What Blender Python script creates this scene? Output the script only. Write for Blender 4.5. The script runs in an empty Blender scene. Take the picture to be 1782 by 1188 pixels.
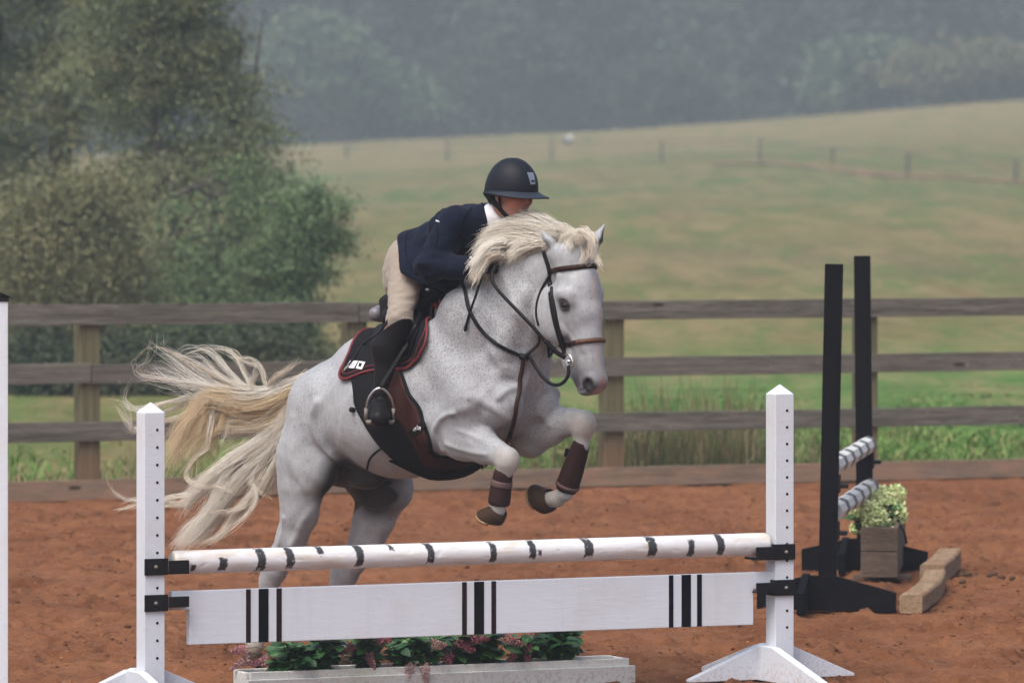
import bpy, bmesh, math, random
import numpy as np
from mathutils import Vector, Matrix, noise
from mathutils.bvhtree import BVHTree

R = math.radians
scene = bpy.context.scene
COL = scene.collection

# ---------------------------------------------------------------- camera
CAMH, FPX, CX, HY = 2.3, 10140.0, 891.0, 309.0
cam_d = bpy.data.cameras.new('camera')
cam = bpy.data.objects.new('camera', cam_d); COL.objects.link(cam)
cam.location = (0, 0, CAMH); cam.rotation_euler = (R(90), 0, 0)
cam_d.sensor_width = 36.0; cam_d.lens = FPX/1782*36
cam_d.shift_y = -(594-HY)/1782
cam_d.clip_start = 0.5; cam_d.clip_end = 3000
cam_d.dof.use_dof = True; cam_d.dof.focus_distance = 26.4; cam_d.dof.aperture_fstop = 5.0
scene.camera = cam

# ---------------------------------------------------------------- world, sun, exposure
SUN_EL, SUN_AZ = R(58), R(215)
world = bpy.data.worlds.new('World'); scene.world = world; world.use_nodes = True
wn = world.node_tree; wn.nodes.clear()
sky = wn.nodes.new('ShaderNodeTexSky'); sky.sky_type = 'NISHITA'; sky.sun_disc = False
sky.sun_elevation = SUN_EL; sky.sun_rotation = SUN_AZ; sky.air_density = 1.0; sky.dust_density = 6.0; sky.ozone_density = 1.0
bg = wn.nodes.new('ShaderNodeBackground'); bg.inputs['Strength'].default_value = 0.11
wo = wn.nodes.new('ShaderNodeOutputWorld')
wn.links.new(sky.outputs[0], bg.inputs[0]); wn.links.new(bg.outputs[0], wo.inputs[0])
sun_d = bpy.data.lights.new('sun', 'SUN'); sun_d.energy = .9; sun_d.angle = R(40); sun_d.color = (.95, 1, .99)
sun = bpy.data.objects.new('sun', sun_d); COL.objects.link(sun)
sd = Vector((math.sin(SUN_AZ)*math.cos(SUN_EL), math.cos(SUN_AZ)*math.cos(SUN_EL), math.sin(SUN_EL)))
sun.rotation_euler = sd.to_track_quat('Z', 'Y').to_euler(); sun.location = sd*50
scene.view_settings.view_transform = 'Standard'; scene.view_settings.look = 'None'
scene.view_settings.exposure = 0.97; scene.view_settings.gamma = 1.0
scene.render.engine = 'CYCLES'
scene.cycles.use_denoising = True
scene.cycles.max_bounces = 6; scene.cycles.volume_bounces = 1; scene.cycles.diffuse_bounces = 3
scene.cycles.transparent_max_bounces = 8

# ---------------------------------------------------------------- helpers
def W(px, py, Y):
    'photo pixel at a distance -> place in the world'
    return Vector(((px-CX)*Y/FPX, Y, CAMH-(py-HY)*Y/FPX))
def GY(py, z=0.0): return (CAMH-z)*FPX/(py-HY)

def tag(o, label=None, cat=None, group=None, kind=None):
    if label: o['label'] = label
    if cat: o['category'] = cat
    if group: o['group'] = group
    if kind: o['kind'] = kind
    return o
def empty(name, loc=(0, 0, 0), rz=0.0, label=None, cat=None, group=None):
    o = bpy.data.objects.new(name, None); COL.objects.link(o)
    o.location = loc; o.rotation_euler = (0, 0, rz); o.empty_display_size = .1
    return tag(o, label, cat, group)
def copy_tree(o, parent=None):
    c = o.copy(); COL.objects.link(c); c.parent = parent
    for ch in list(o.children): copy_tree(ch, c)
    return c

def npmesh(name, V, Fq, mat, parent=None, smooth=True, attrs=None, mats=None, matidx=None):
    'V (n,3), Fq (m,k) -> object'
    V = np.asarray(V, dtype=np.float32); Fq = np.asarray(Fq, dtype=np.int32)
    me = bpy.data.meshes.new(name)
    k = Fq.shape[1]
    me.vertices.add(len(V)); me.vertices.foreach_set('co', V.ravel())
    me.loops.add(Fq.size); me.loops.foreach_set('vertex_index', Fq.ravel())
    me.polygons.add(len(Fq)); me.polygons.foreach_set('loop_start', np.arange(0, Fq.size, k, dtype=np.int32))
    if smooth: me.polygons.foreach_set('use_smooth', np.ones(len(Fq), dtype=bool))
    me.update(calc_edges=True); me.validate()
    for an, arr in (attrs or {}).items():
        arr = np.asarray(arr, dtype=np.float32)
        if arr.ndim == 1:
            a = me.attributes.new(an, 'FLOAT', 'POINT'); a.data.foreach_set('value', arr)
        else:
            a = me.attributes.new(an, 'FLOAT_COLOR', 'POINT')
            if arr.shape[1] == 3: arr = np.hstack([arr, np.ones((len(arr), 1), np.float32)])
            a.data.foreach_set('color', arr.ravel())
    if mat: me.materials.append(mat)
    o = bpy.data.objects.new(name, me); COL.objects.link(o)
    if parent: o.parent = parent
    return o

class MB:
    def __init__(s): s.v = []; s.f = []; s.sm = []
    def add(s, vs, fs, M=None, smooth=False):
        n = len(s.v)
        for v in vs:
            v = Vector(v)
            s.v.append(M @ v if M is not None else v)
        for f in fs: s.f.append([i+n for i in f]); s.sm.append(smooth)
        return s
    def box(s, x0, x1, y0, y1, z0, z1, M=None):
        return s.add([(x, y, z) for x in (x0, x1) for y in (y0, y1) for z in (z0, z1)],
                     [(0, 1, 3, 2), (4, 6, 7, 5), (0, 4, 5, 1), (2, 3, 7, 6), (0, 2, 6, 4), (1, 5, 7, 3)], M)
    def prism(s, poly, d0, d1, axis='y', M=None):
        'polygon given in the other two axes, extruded from d0 to d1 along axis'
        n = len(poly)
        def mk(a, b, d):
            return {'y': (a, d, b), 'x': (d, a, b), 'z': (a, b, d)}[axis]
        vs = [mk(a, b, d0) for a, b in poly]+[mk(a, b, d1) for a, b in poly]
        fs = [list(range(n)), list(range(2*n-1, n-1, -1))]+[[i, i+n, (i+1) % n+n, (i+1) % n] for i in range(n)]
        return s.add(vs, fs, M)
    def tube(s, pts, rad, seg=10, caps=True, flat=1.0, up=None, M=None, smooth=True):
        pts = [Vector(p) for p in pts]; n = len(pts)
        if not hasattr(rad, '__len__'): rad = [rad]*n
        vs = []; fs = []
        ref = Vector(up) if up is not None else None
        for i, p in enumerate(pts):
            t = (pts[min(i+1, n-1)]-pts[max(i-1, 0)]).normalized()
            if ref is None:
                ref = Vector((0, 0, 1)) if abs(t.z) < .9 else Vector((1, 0, 0))
            a = t.cross(ref)
            if a.length < 1e-5: a = t.cross(Vector((.3, .7, .2)))
            a.normalize(); b = a.cross(t).normalized()
            if up is None: ref = b
            for k in range(seg):
                an = 2*math.pi*k/seg
                vs.append(p+(a*math.cos(an)*flat+b*math.sin(an))*rad[i])
        for i in range(n-1):
            for k in range(seg):
                fs.append((i*seg+k, i*seg+(k+1) % seg, (i+1)*seg+(k+1) % seg, (i+1)*seg+k))
        if caps: fs.append(tuple(range(seg))[::-1]); fs.append(tuple((n-1)*seg+k for k in range(seg)))
        return s.add(vs, fs, M, smooth)
    def build(s, name, mat, parent=None, bevel=0.0, seg=2, fix=True):
        me = bpy.data.meshes.new(name)
        me.from_pydata([tuple(v) for v in s.v], [], s.f)
        me.polygons.foreach_set('use_smooth', s.sm)
        if fix:
            bm = bmesh.new(); bm.from_mesh(me); bmesh.ops.recalc_face_normals(bm, faces=bm.faces)
            bm.to_mesh(me); bm.free()
        if mat: me.materials.append(mat)
        o = bpy.data.objects.new(name, me); COL.objects.link(o)
        if parent: o.parent = parent
        if bevel:
            m = o.modifiers.new('bevel', 'BEVEL'); m.width = bevel; m.segments = seg; m.limit_method = 'ANGLE'; m.angle_limit = R(40)
            m.harden_normals = False
        return o

def catmull(pts, n=8):
    pts = [Vector(p) for p in pts]
    if len(pts) < 3: return [pts[0].lerp(pts[-1], i/n) for i in range(n+1)]
    P = [pts[0]*2-pts[1]]+pts+[pts[-1]*2-pts[-2]]
    out = []
    for i in range(1, len(P)-2):
        for k in range(n):
            t = k/n
            p0, p1, p2, p3 = P[i-1:i+3]
            out.append(.5*((2*p1)+(p2-p0)*t+(2*p0-5*p1+4*p2-p3)*t*t+(3*p1-p0-3*p2+p3)*t**3))
    out.append(P[-2]); return out

# value noise in numpy
def vnoise(x, y, z=None, seed=0):
    if z is None: z = np.zeros_like(x)
    xi, yi, zi = np.floor(x).astype(np.int64), np.floor(y).astype(np.int64), np.floor(z).astype(np.int64)
    fx, fy, fz = x-xi, y-yi, z-zi
    fx, fy, fz = [t*t*(3-2*t) for t in (fx, fy, fz)]
    def h(i, j, k):
        n = (i*374761393+j*668265263+k*2147483647*3+seed*974634777) & 0xffffffff
        n = ((n ^ (n >> 13))*1274126177) & 0xffffffff
        n = ((n ^ (n >> 16))*2246822519) & 0xffffffff
        return ((n ^ (n >> 15)) & 0xffff)/65535.0
    r = 0
    for a in (0, 1):
        for b in (0, 1):
            for c in (0, 1):
                r = r+h(xi+a, yi+b, zi+c)*(fx if a else 1-fx)*(fy if b else 1-fy)*(fz if c else 1-fz)
    return r
def fbm(x, y, z=None, oct=4, seed=0):
    r = 0; amp = 1; tot = 0
    for o in range(oct):
        r = r+amp*vnoise(x*2**o+o*17.3, y*2**o+o*5.1, None if z is None else z*2**o, seed+o); tot += amp; amp *= .5
    return r/tot

# ---------------------------------------------------------------- node helper
class NT:
    def __init__(s, name):
        s.m = bpy.data.materials.new(name); s.m.use_nodes = True; s.t = s.m.node_tree
        s.b = s.t.nodes['Principled BSDF']; s.out = s.t.nodes['Material Output']
        s.tc = s.t.nodes.new('ShaderNodeTexCoord')
    def n(s, typ, ins=None, **kw):
        nd = s.t.nodes.new('ShaderNode'+typ)
        for k, v in kw.items(): setattr(nd, k, v)
        for k, v in (ins or {}).items(): s.set(nd.inputs[k], v)
        return nd
    def set(s, sock, v):
        if isinstance(v, bpy.types.NodeSocket): s.t.links.new(v, sock)
        elif isinstance(v, bpy.types.Node): s.t.links.new(v.outputs[0], sock)
        else:
            if isinstance(v, tuple) and len(v) == 3 and sock.type == 'RGBA': v = v+(1,)
            sock.default_value = v
    def noise(s, scale, detail=3, rough=.5, vec=None, out=0):
        nd = s.n('TexNoise', {'Scale': scale, 'Detail': detail, 'Roughness': rough, 'Vector': vec or s.tc.outputs['Object']})
        return nd.outputs[out]
    def map(s, scale=(1, 1, 1), loc=(0, 0, 0), vec=None, rot=(0, 0, 0)):
        return s.n('Mapping', {'Vector': vec or s.tc.outputs['Object'], 'Scale': scale, 'Location': loc, 'Rotation': rot}).outputs[0]
    def ramp(s, fac, stops, interp='LINEAR'):
        nd = s.n('ValToRGB', {'Fac': fac}); cr = nd.color_ramp; cr.interpolation = interp
        while len(cr.elements) < len(stops): cr.elements.new(.5)
        for e, (p, c) in zip(cr.elements, stops):
            e.position = p; e.color = (c, c, c, 1) if not hasattr(c, '__len__') else tuple(c)[:3]+(1,)
        return nd.outputs[0]
    def mix(s, fac, a, b, mode='MIX'):
        nd = s.n('Mix', data_type='RGBA', blend_type=mode)
        s.set(nd.inputs[0], fac); s.set(nd.inputs[6], a); s.set(nd.inputs[7], b); return nd.outputs[2]
    def math(s, op, a, b=0.0, clamp=False):
        nd = s.n('Math', {0: a, 1: b}, operation=op, use_clamp=clamp); return nd.outputs[0]
    def attr(s, name, out='Fac'):
        return s.n('Attribute', attribute_name=name).outputs[out]
    def bump(s, h, strength=.3, dist=.01):
        nd = s.n('Bump', {'Height': h, 'Strength': strength, 'Distance': dist}); s.set(s.b.inputs['Normal'], nd.outputs[0]); return nd
    def done(s, color=None, rough=None, spec=None, **kw):
        if color is not None: s.set(s.b.inputs['Base Color'], color)
        if rough is not None: s.set(s.b.inputs['Roughness'], rough)
        if spec is not None: s.set(s.b.inputs['Specular IOR Level'], spec)
        for k, v in kw.items(): s.set(s.b.inputs[k.replace('_', ' ')], v)
        return s.m

def paint_mat(name, col, dirt=(.42, .33, .22), amount=.35, rough=.5, chips=None):
    t = NT(name)
    n1 = t.noise(3.0, 5, .6); n2 = t.noise(28, 4, .65)
    f = t.math('MULTIPLY', t.ramp(n1, [(.5, 0), (.75, 1)]), amount)
    c = t.mix(f, col, dirt)
    f2 = t.math('MULTIPLY', t.ramp(n2, [(.62, 0), (.72, 1)]), .25)
    c = t.mix(f2, c, tuple(x*.6 for x in col) if max(col) > .3 else tuple(x*2.5+.02 for x in col))
    if max(col) > .4:
        zz = t.n('SeparateXYZ', {0: t.n('NewGeometry').outputs['Position']}).outputs[2]
        sp = t.math('MULTIPLY', t.ramp(t.noise(60, 4, .65, t.map((1, 1, 1), (8, 3, 1))), [(.50, 0), (.62, 1)]), t.ramp(zz, [(.0, .45), (.16, .02)]))
        c = t.mix(sp, c, (.36, .21, .14))
        gr = t.ramp(t.noise(2.2, 6, .7, t.map((8, 8, .6))), [(.52, 0), (.75, .22)])
        c = t.mix(gr, c, tuple(x*.62 for x in col))
    if chips:
        n3 = t.noise(9, 6, .7, t.map((1, 1, 1), (3.3, 1.2, 7)))
        c = t.mix(t.ramp(n3, [(.67, 0), (.69, 1)]), c, chips)
    t.bump(t.math('ADD', t.noise(60, 4, .6, t.map((.15, 1, 1))), t.math('MULTIPLY', n2, .5)), .25, .004)
    return t.done(c, rough, .05 if max(col) < .05 else None)
def simple_mat(name, col, rough=.5, metal=0.0, var=.15, scale=40, bump=.15, spec=None):
    t = NT(name)
    n1 = t.noise(scale, 4, .6)
    c = t.mix(n1, tuple(x*(1-var) for x in col), tuple(x*(1+var) for x in col))
    if bump: t.bump(n1, bump, .002)
    return t.done(c, rough, spec if spec is not None else (.10 if max(col) < .05 and rough > .35 else None), Metallic=metal)

M = {}
M['white_paint'] = paint_mat('white_paint', (.68, .72, .79), (.5, .42, .32), .3, .5)
M['white_worn'] = paint_mat('worn_white_paint', (.74, .74, .71), (.40, .42, .26), .4, .8, (.24, .20, .15))
M['black_paint'] = paint_mat('black_paint', (.005, .005, .007), (.025, .020, .018), .25, .75)
M['black_plastic'] = simple_mat('black_plastic', (.012, .012, .014), .45, 0, .3, 30)
M['dark_hole'] = simple_mat('dark_hole', (.01, .01, .01), .9, 0, 0, 10, 0)
M['leather_black'] = simple_mat('black_leather', (.012, .011, .012), .38, 0, .3, 60, .3)
M['leather_brown'] = simple_mat('brown_leather', (.030, .014, .010), .42, 0, .35, 60, .3)
M['leather_girth'] = simple_mat('girth_leather', (.036, .0125, .010), .5, 0, .35, 18, .3)
M['cloth_black'] = simple_mat('black_cloth', (.010, .010, .012), .9, 0, .2, 300, .4)
M['steel'] = simple_mat('polished_steel', (.62, .61, .60), .28, 1.0, .1, 20, .05)
M['rubber_grey'] = simple_mat('grey_rubber', (.22, .20, .18), .7, 0, .2, 60)
rng = np.random.default_rng(7); random.seed(5)
# ================================================================ terrain
_YK = [0, 46, 62, 90, 120, 200, 290, 335, 350, 380, 460, 700]
_ZK = [0, 0, .05, .25, .65, 1.75, 3.2, 4.7, 4.9, 4.2, 1.0, 0.0]
def hill_z(X, Y):
    Y = np.asarray(Y, dtype=float); X = np.asarray(X, dtype=float)
    z = np.interp(Y, _YK, _ZK)
    t = np.clip((Y-60)/260, 0, 1); w = t*t*(3-2*t)
    z = z+.058*X*w+(fbm(X*.03+50, Y*.02+9, oct=3, seed=3)-.5)*1.1*w
    return z+(fbm(X*.5+50, Y*.5, oct=2, seed=4)-.5)*.12*np.clip((Y-47)/8, 0, 1)
def on_hill(px, py):
    'distance at which the sight line through a pixel meets the pasture'
    Ys = np.arange(50, 345, .25); X = (px-CX)*Ys/FPX; zr = CAMH-(py-HY)*Ys/FPX
    d = zr-hill_z(X, Ys); i = np.argmax(d < 0); Y = Ys[i]
    return Vector(((px-CX)*Y/FPX, Y, float(hill_z((px-CX)*Y/FPX, Y))))

# fence line (plan)
FA = W(0, 870, 41.6); FB = W(1782, 827, 45.0)
FA.z = FB.z = 0
fdir = (FB-FA).normalized(); fnor = Vector((fdir.y, -fdir.x, 0))   # towards the camera
def fence_Y(X): return FA.y+(X-FA.x)*fdir.y/fdir.x

# arena ground: a relief mesh of raked and trodden red clay
gx = np.arange(-7.4, 7.4, .018); gy = 24.4+np.cumsum(np.linspace(.017, .036, 860)); gy = gy[gy < 46.5]
GX, GYY = np.meshgrid(gx, gy)
def arena_z(X, Y):
    big = (fbm(X*.35, Y*.3, oct=3, seed=11)-.5)*.03
    clod = np.clip(fbm(X*9+7, Y*7.0, oct=4, seed=12)-.52, 0, 1)*.11
    prints = -np.clip(fbm(X*3.2+1, Y*2.6, oct=4, seed=19)-.60, 0, 1)*.32
    pits = -np.clip((fbm(X*7.5+31, Y*5+7, oct=3, seed=27)-.60)*16, 0, 1)*.030*np.clip((fbm(X*.5, Y*.35, oct=2, seed=28)-.30)*4, .25, 1)
    sm = (fbm(X*16, Y*13, oct=3, seed=15)-.5)*.022
    fine = (vnoise(X*38, Y*30, seed=16)-.5)*.006
    D = np.clip((fence_Y(X)-Y)/.9, 0, 1)
    berm = .015*(1-D)**2
    return (big+clod+prints+pits+sm+fine)*(.35+.65*D)+berm-.022-.006*(1-D)
Z = arena_z(GX, GYY)
beyond = GYY > fence_Y(GX)+.05
Z = np.where(beyond, -.15, Z)
# soil colour: dry / damp patches kept where they lie
nx, ny = GX.shape[1], GX.shape[0]
idx = np.arange(nx*ny).reshape(ny, nx)
Fq = np.stack([idx[:-1, :-1], idx[:-1, 1:], idx[1:, 1:], idx[1:, :-1]], -1).reshape(-1, 4)
wet = np.clip((fbm(GX*1.3, GYY*1.1, oct=4, seed=31)-.42)*4, 0, 1)
crumb = np.clip((fbm(GX*7+3, GYY*6, oct=3, seed=33)-.50)*5, 0, 1)
t = NT('red_clay')
dist_a = t.attr('wet'); cr = t.attr('crumb')
n1 = t.noise(6, 6, .65); n2 = t.noise(90, 5, .7); n3 = t.noise(1.1, 4, .6)
c = t.mix(t.ramp(n1, [(.3, 0), (.7, 1)]), (.170, .064, .025), (.268, .108, .046))
c = t.mix(t.math('MULTIPLY', dist_a, .55), c, (.125, .042, .014))
c = t.mix(t.math('MULTIPLY', cr, .22), c, (.34, .155, .072))
c = t.mix(t.ramp(n3, [(.5, 0), (.75, .45)]), c, (.32, .145, .068))
c = t.mix(t.ramp(n2, [(.35, .4), (.55, 0)]), c, (.07, .026, .014))
c = t.mix(t.ramp(t.noise(9, 4, .62, t.map((1, .7, 1), (3, 9, 2))), [(.61, 0), (.67, .7)]), c, (.085, .032, .013))
c = t.mix(t.ramp(t.noise(22, 3, .6, t.map((1, .7, 1), (13, 2, 2))), [(.64, 0), (.69, .7)]), c, (.26, .14, .085))
t.bump(t.math('ADD', n2, t.math('MULTIPLY', t.noise(30, 5, .7), 1.5)), .9, .012)
m_clay = t.done(c, .95, .2)
o = npmesh('arena_ground', np.stack([GX, GYY, Z], -1).reshape(-1, 3), Fq, m_clay, attrs={'wet': wet.ravel(), 'crumb': crumb.ravel()})
tag(o, kind='structure')
# loose crumbs of clay thrown up by hooves
rc = np.random.default_rng(88); n = 34000
cx_ = rc.uniform(-6.5, 6.5, n); cy_ = 25+rc.beta(1, 1.25, n)*18.5; kp = (np.abs(cx_/cy_) < .15) & (cy_ < fence_Y(cx_)-.05) & (rc.random(n) < np.clip((fbm(cx_*1.6, cy_*1.2, oct=3, seed=61)-.36)*4, .06, 1))
cx_, cy_ = cx_[kp], cy_[kp]; n = len(cx_); rs_ = rc.gamma(2.0, .0018, n)+.002
cz_ = arena_z(cx_, cy_)
oc = np.array([[1, 0, 0], [.3, .95, .1], [-.8, .6, 0], [-.9, -.4, .1], [.1, -1, 0], [.7, -.7, .05], [.2, .1, .75], [-.3, -.1, .65], [0, 0, -.6]])
fc_ = np.array([[0, 1, 6], [1, 2, 7], [1, 7, 6], [2, 3, 7], [3, 4, 7], [4, 5, 6], [4, 6, 7], [5, 0, 6], [1, 0, 8], [2, 1, 8], [3, 2, 8], [4, 3, 8], [5, 4, 8], [0, 5, 8]])
an_ = rc.uniform(0, 6.28, n); J = oc[None]*(1+rc.normal(0, .22, (n, 9, 1)))
VX = J[..., 0]*np.cos(an_)[:, None]*1.5-J[..., 1]*np.sin(an_)[:, None]; VY = J[..., 0]*np.sin(an_)[:, None]*1.5+J[..., 1]*np.cos(an_)[:, None]
Vc = np.stack([cx_[:, None]+VX*rs_[:, None], cy_[:, None]+VY*rs_[:, None], cz_[:, None]+(J[..., 2]+.25)*rs_[:, None]], -1).reshape(-1, 3)
t = NT('clay_crumb'); c = t.ramp(t.attr('tone'), [(0, (.085, .032, .013)), (.5, (.18, .074, .030)), (1, (.34, .155, .070))]); m_crumb = t.done(c, .95, .1)
o = npmesh('clay_crumbs', Vc, (np.arange(n)[:, None, None]*9+fc_[None]).reshape(-1, 3), m_crumb, smooth=False, attrs={'tone': np.repeat(rc.beta(1.3, 1.6, n), 9)})
tag(o, 'loose red clay crumbs scattered over the arena', 'clay crumbs', kind='stuff')
# wide arena surface round the relief mesh
def ring_sheet(name, x0, x1, y0, y1, hx0, hx1, hy0, hy1, z, mat):
    b = MB()
    for (a0, a1, b0, b1) in ((x0, hx0, y0, y1), (hx1, x1, y0, y1), (hx0, hx1, y0, hy0)):
        b.add([(a0, b0, z), (a1, b0, z), (a1, b1, z), (a0, b1, z)], [(0, 1, 2, 3)])
    return b.build(name, mat, fix=False)
b = MB()
for (a0, a1, b0, b1) in ((-30, -7.37, -6, 0), (7.37, 30, -6, 0), (-7.37, 7.37, -6, 0)):
    e0 = 24.45 if a0 == -7.37 else float(fence_Y(a0)); e1 = 24.45 if a0 == -7.37 else float(fence_Y(a1))
    b.add([(a0, -6, -.01), (a1, -6, -.01), (a1, e1, -.01), (a0, e0, -.01)], [(0, 1, 2, 3)])
o = b.build('arena_surround', m_clay, fix=False); tag(o, kind='structure')

# pasture and hill
xs = np.concatenate([np.linspace(-90, -14, 60), np.linspace(-13.5, 13.5, 110), np.linspace(14, 90, 60)])
ys_ = np.concatenate([np.linspace(0, 25, 90), np.linspace(25.6, 60, 60), np.linspace(62, 640, 160)])
TX, TD = np.meshgrid(xs, ys_); TY = TD+np.minimum(fence_Y(TX), 60)*1.0+.04
TZ = hill_z(TX, TY)-.0+.02*(TD < .2)
# berm of grass by the fence
n_x, n_y = TX.shape[1], TX.shape[0]; idx = np.arange(n_x*n_y).reshape(n_y, n_x)
Fq = np.stack([idx[:-1, :-1], idx[:-1, 1:], idx[1:, 1:], idx[1:, :-1]], -1).reshape(-1, 4)
lush = np.clip((80-TY)/14, 0, 1)*np.clip((TX+4)/5, .12, 1)
rust = np.clip(1-np.abs(TY-112-4*np.sin(TX*.3))/22, 0, 1)*.9*np.clip((TX+6)/6, .2, 1)
t = NT('pasture_grass')
big = t.noise(.035, 5, .6, t.map((1, .6, 1))); med = t.noise(.16, 5, .65, t.map((2.6, .7, 1), (20, 3, 0))); sm = t.noise(1.5, 5, .7)
c = t.mix(t.ramp(big, [(.36, 0), (.62, 1)]), (.084, .140, .033), (.215, .170, .068))
c = t.mix(t.ramp(med, [(.52, 0), (.66, .8)]), c, (.070, .145, .032))
c = t.mix(t.ramp(t.noise(.30, 5, .7, t.map((1.8, .22, 1), (5, 41, 0))), [(.5, 0), (.68, .75)]), c, (.215, .130, .070))
far = t.ramp(t.math('DIVIDE', t.n('SeparateXYZ', {0: t.tc.outputs['Object']}).outputs[1], 400), [(.66, 0), (.80, 1)])
c = t.mix(t.math('MULTIPLY', far, .55), c, (.34, .245, .12))
c = t.mix(t.math('MULTIPLY', t.attr('rust'), t.ramp(t.noise(.22, 4, .6, t.map((1.5, .4, 1), (1, 8, 3))), [(.30, .2), (.6, 1)])), c, (.185, .135, .072))
c = t.mix(t.attr('lush'), c, t.mix(t.ramp(t.noise(.8, 4, .6), [(.35, 0), (.65, 1)]), (.065, .150, .030), (.125, .215, .055)))
c = t.mix(t.ramp(sm, [(.35, .5), (.6, 0)]), c, (.06, .065, .025))
c = t.mix(t.ramp(t.noise(.55, 5, .75, t.map((1.6, .2, 1), (9, 1, 0))), [(.45, 0), (.62, .6)]), c, (.26, .20, .10))
c = t.mix(t.ramp(t.noise(.42, 5, .75, t.map((2, .2, 1), (2, 71, 0))), [(.55, 0), (.66, .7)]), c, (.070, .135, .028))
t.bump(sm, 1.0, .25)
m_pasture = t.done(c, .95, .1)
o = npmesh('pasture', np.stack([TX, TY, TZ], -1).reshape(-1, 3), Fq, m_pasture, attrs={'lush': lush.ravel(), 'rust': rust.ravel()}); tag(o, kind='structure')
pasture_obj = o

# worn red track on the hill
track_px = [(1240, 288), (1310, 285), (1360, 285), (1420, 291), (1480, 299), (1540, 304), (1600, 307), (1680, 313), (1790, 321)]
L = [on_hill(x, y-(2 if i % 2 else 3)) for i, (x, y) in enumerate(track_px)]; Rr = [on_hill(x, y+w_) for (x, y), w_ in zip(track_px, (1, 2, 4, 5, 5, 5, 3, 2, 1))]
L = catmull(L, 6); Rr = catmull(Rr, 6)
b = MB(); vs = []
for i, (p, q) in enumerate(zip(L, Rr)):
    for k in range(7):
        r_ = p.lerp(q, .1+.8*k/6); r_.z = float(hill_z(r_.x, r_.y))+.05; vs.append(r_)
fs = [(i*7+k, i*7+k+1, (i+1)*7+k+1, (i+1)*7+k) for i in range(len(L)-1) for k in range(6)]
b.add(vs, fs, None, True)
t = NT('track_soil'); c = t.mix(t.ramp(t.noise(.5, 5, .6), [(.4, 0), (.6, 1)]), (.24, .105, .058), (.17, .13, .06)); m_track = t.done(c, .95)
tag(b.build('dirt_track', m_track, fix=False), kind='structure')

# ================================================================ board fence
t = NT('weathered_board')
oi = t.n('ObjectInfo').outputs['Random']
v = t.map((.35, 8, 8), vec=None)
off = t.n('VectorMath', {0: v, 1: t.n('CombineXYZ', {0: t.math('MULTIPLY', oi, 37), 1: t.math('MULTIPLY', oi, 91)}).outputs[0]}, operation='ADD').outputs[0]
g1 = t.noise(3, 7, .7, off); g2 = t.noise(14, 5, .7, off)
c = t.mix(t.ramp(g1, [(.3, 0), (.7, 1)]), (.056, .052, .043), (.238, .225, .190))
c = t.mix(t.ramp(g2, [(.38, .7), (.52, 0)]), c, (.05, .040, .034))
c = t.mix(t.math('MULTIPLY', oi, .25), c, (.20, .17, .14))
zz = t.n('SeparateXYZ', {0: t.n('NewGeometry').outputs['Position']}).outputs[2]
# red mud splashed on the lowest board
c = t.mix(t.math('MULTIPLY', t.ramp(zz, [(.12, 1), (.24, .0)]), t.ramp(t.noise(2.6, 6, .75, t.map((.7, 1, 3))), [(.36, .25), (.62, .9)])), c, (.33, .205, .135))
lich = t.math('MULTIPLY', t.ramp(t.noise(26, 3, .6), [(.66, 0), (.70, 1)]), t.ramp(t.noise(1.3, 3, .6, t.map((1, 1, 1), (4, 4, 4))), [(.48, 0), (.6, 1)]))
c = t.mix(lich, c, (.42, .42, .38))
kn = t.n('TexVoronoi', {'Vector': t.map((1.0, 3.2, 3.2)), 'Scale': 1.9}).outputs['Distance']
c = t.mix(t.ramp(kn, [(.07, .85), (.12, 0)]), c, (.02, .014, .012))
t.bump(t.math('ADD', g1, g2), .7, .008)
M['board'] = t.done(c, .9, .2)
t = NT('treated_post')
v = t.map((9, 9, .5)); g1 = t.noise(3, 6, .7, v)
c = t.mix(t.ramp(g1, [(.3, 0), (.7, 1)]), (.085, .078, .042), (.20, .178, .105))
zz = t.n('SeparateXYZ', {0: t.n('NewGeometry').outputs['Position']}).outputs[2]
c = t.mix(t.math('MULTIPLY', t.ramp(zz, [(.1, 1), (.55, .0)]), .6), c, (.20, .10, .06))
t.bump(g1, .6, .008); M['post'] = t.done(c, .9, .2)

fyaw = math.atan2(fdir.y, fdir.x)
fence = empty('board_fence', FA, fyaw, 'long weathered brown wooden board fence with four rails behind the arena', 'fence')
flen = (FB-FA).length
def fs_of(px):
    k = (px-CX)/FPX; return (k*FA.y-FA.x)/(fdir.x-k*fdir.y)
post_s = [fs_of(p) for p in (157, 622, 1070, 1512)]
step = (post_s[3]-post_s[0])/3
post_s = [post_s[0]-step*k for k in (5, 4, 3, 2, 1)]+post_s+[post_s[3]+step*k for k in range(1, 6)]
for i, s_ in enumerate(post_s):
    b = MB(); w = .078
    b.box(s_-w, s_+w, .0, .13, -.3, 1.34); p = b.build('post', M['post'], fence, .006)
zr = [1.24, .82, .41, -.01]
joins = [(-1, 2, 4, 6), (0, 3, 5, 7), (-1, 1, 3, 5), (0, 2, 4, 6)]
xs0 = post_s[0]-.3; xs1 = post_s[-1]+.3
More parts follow.
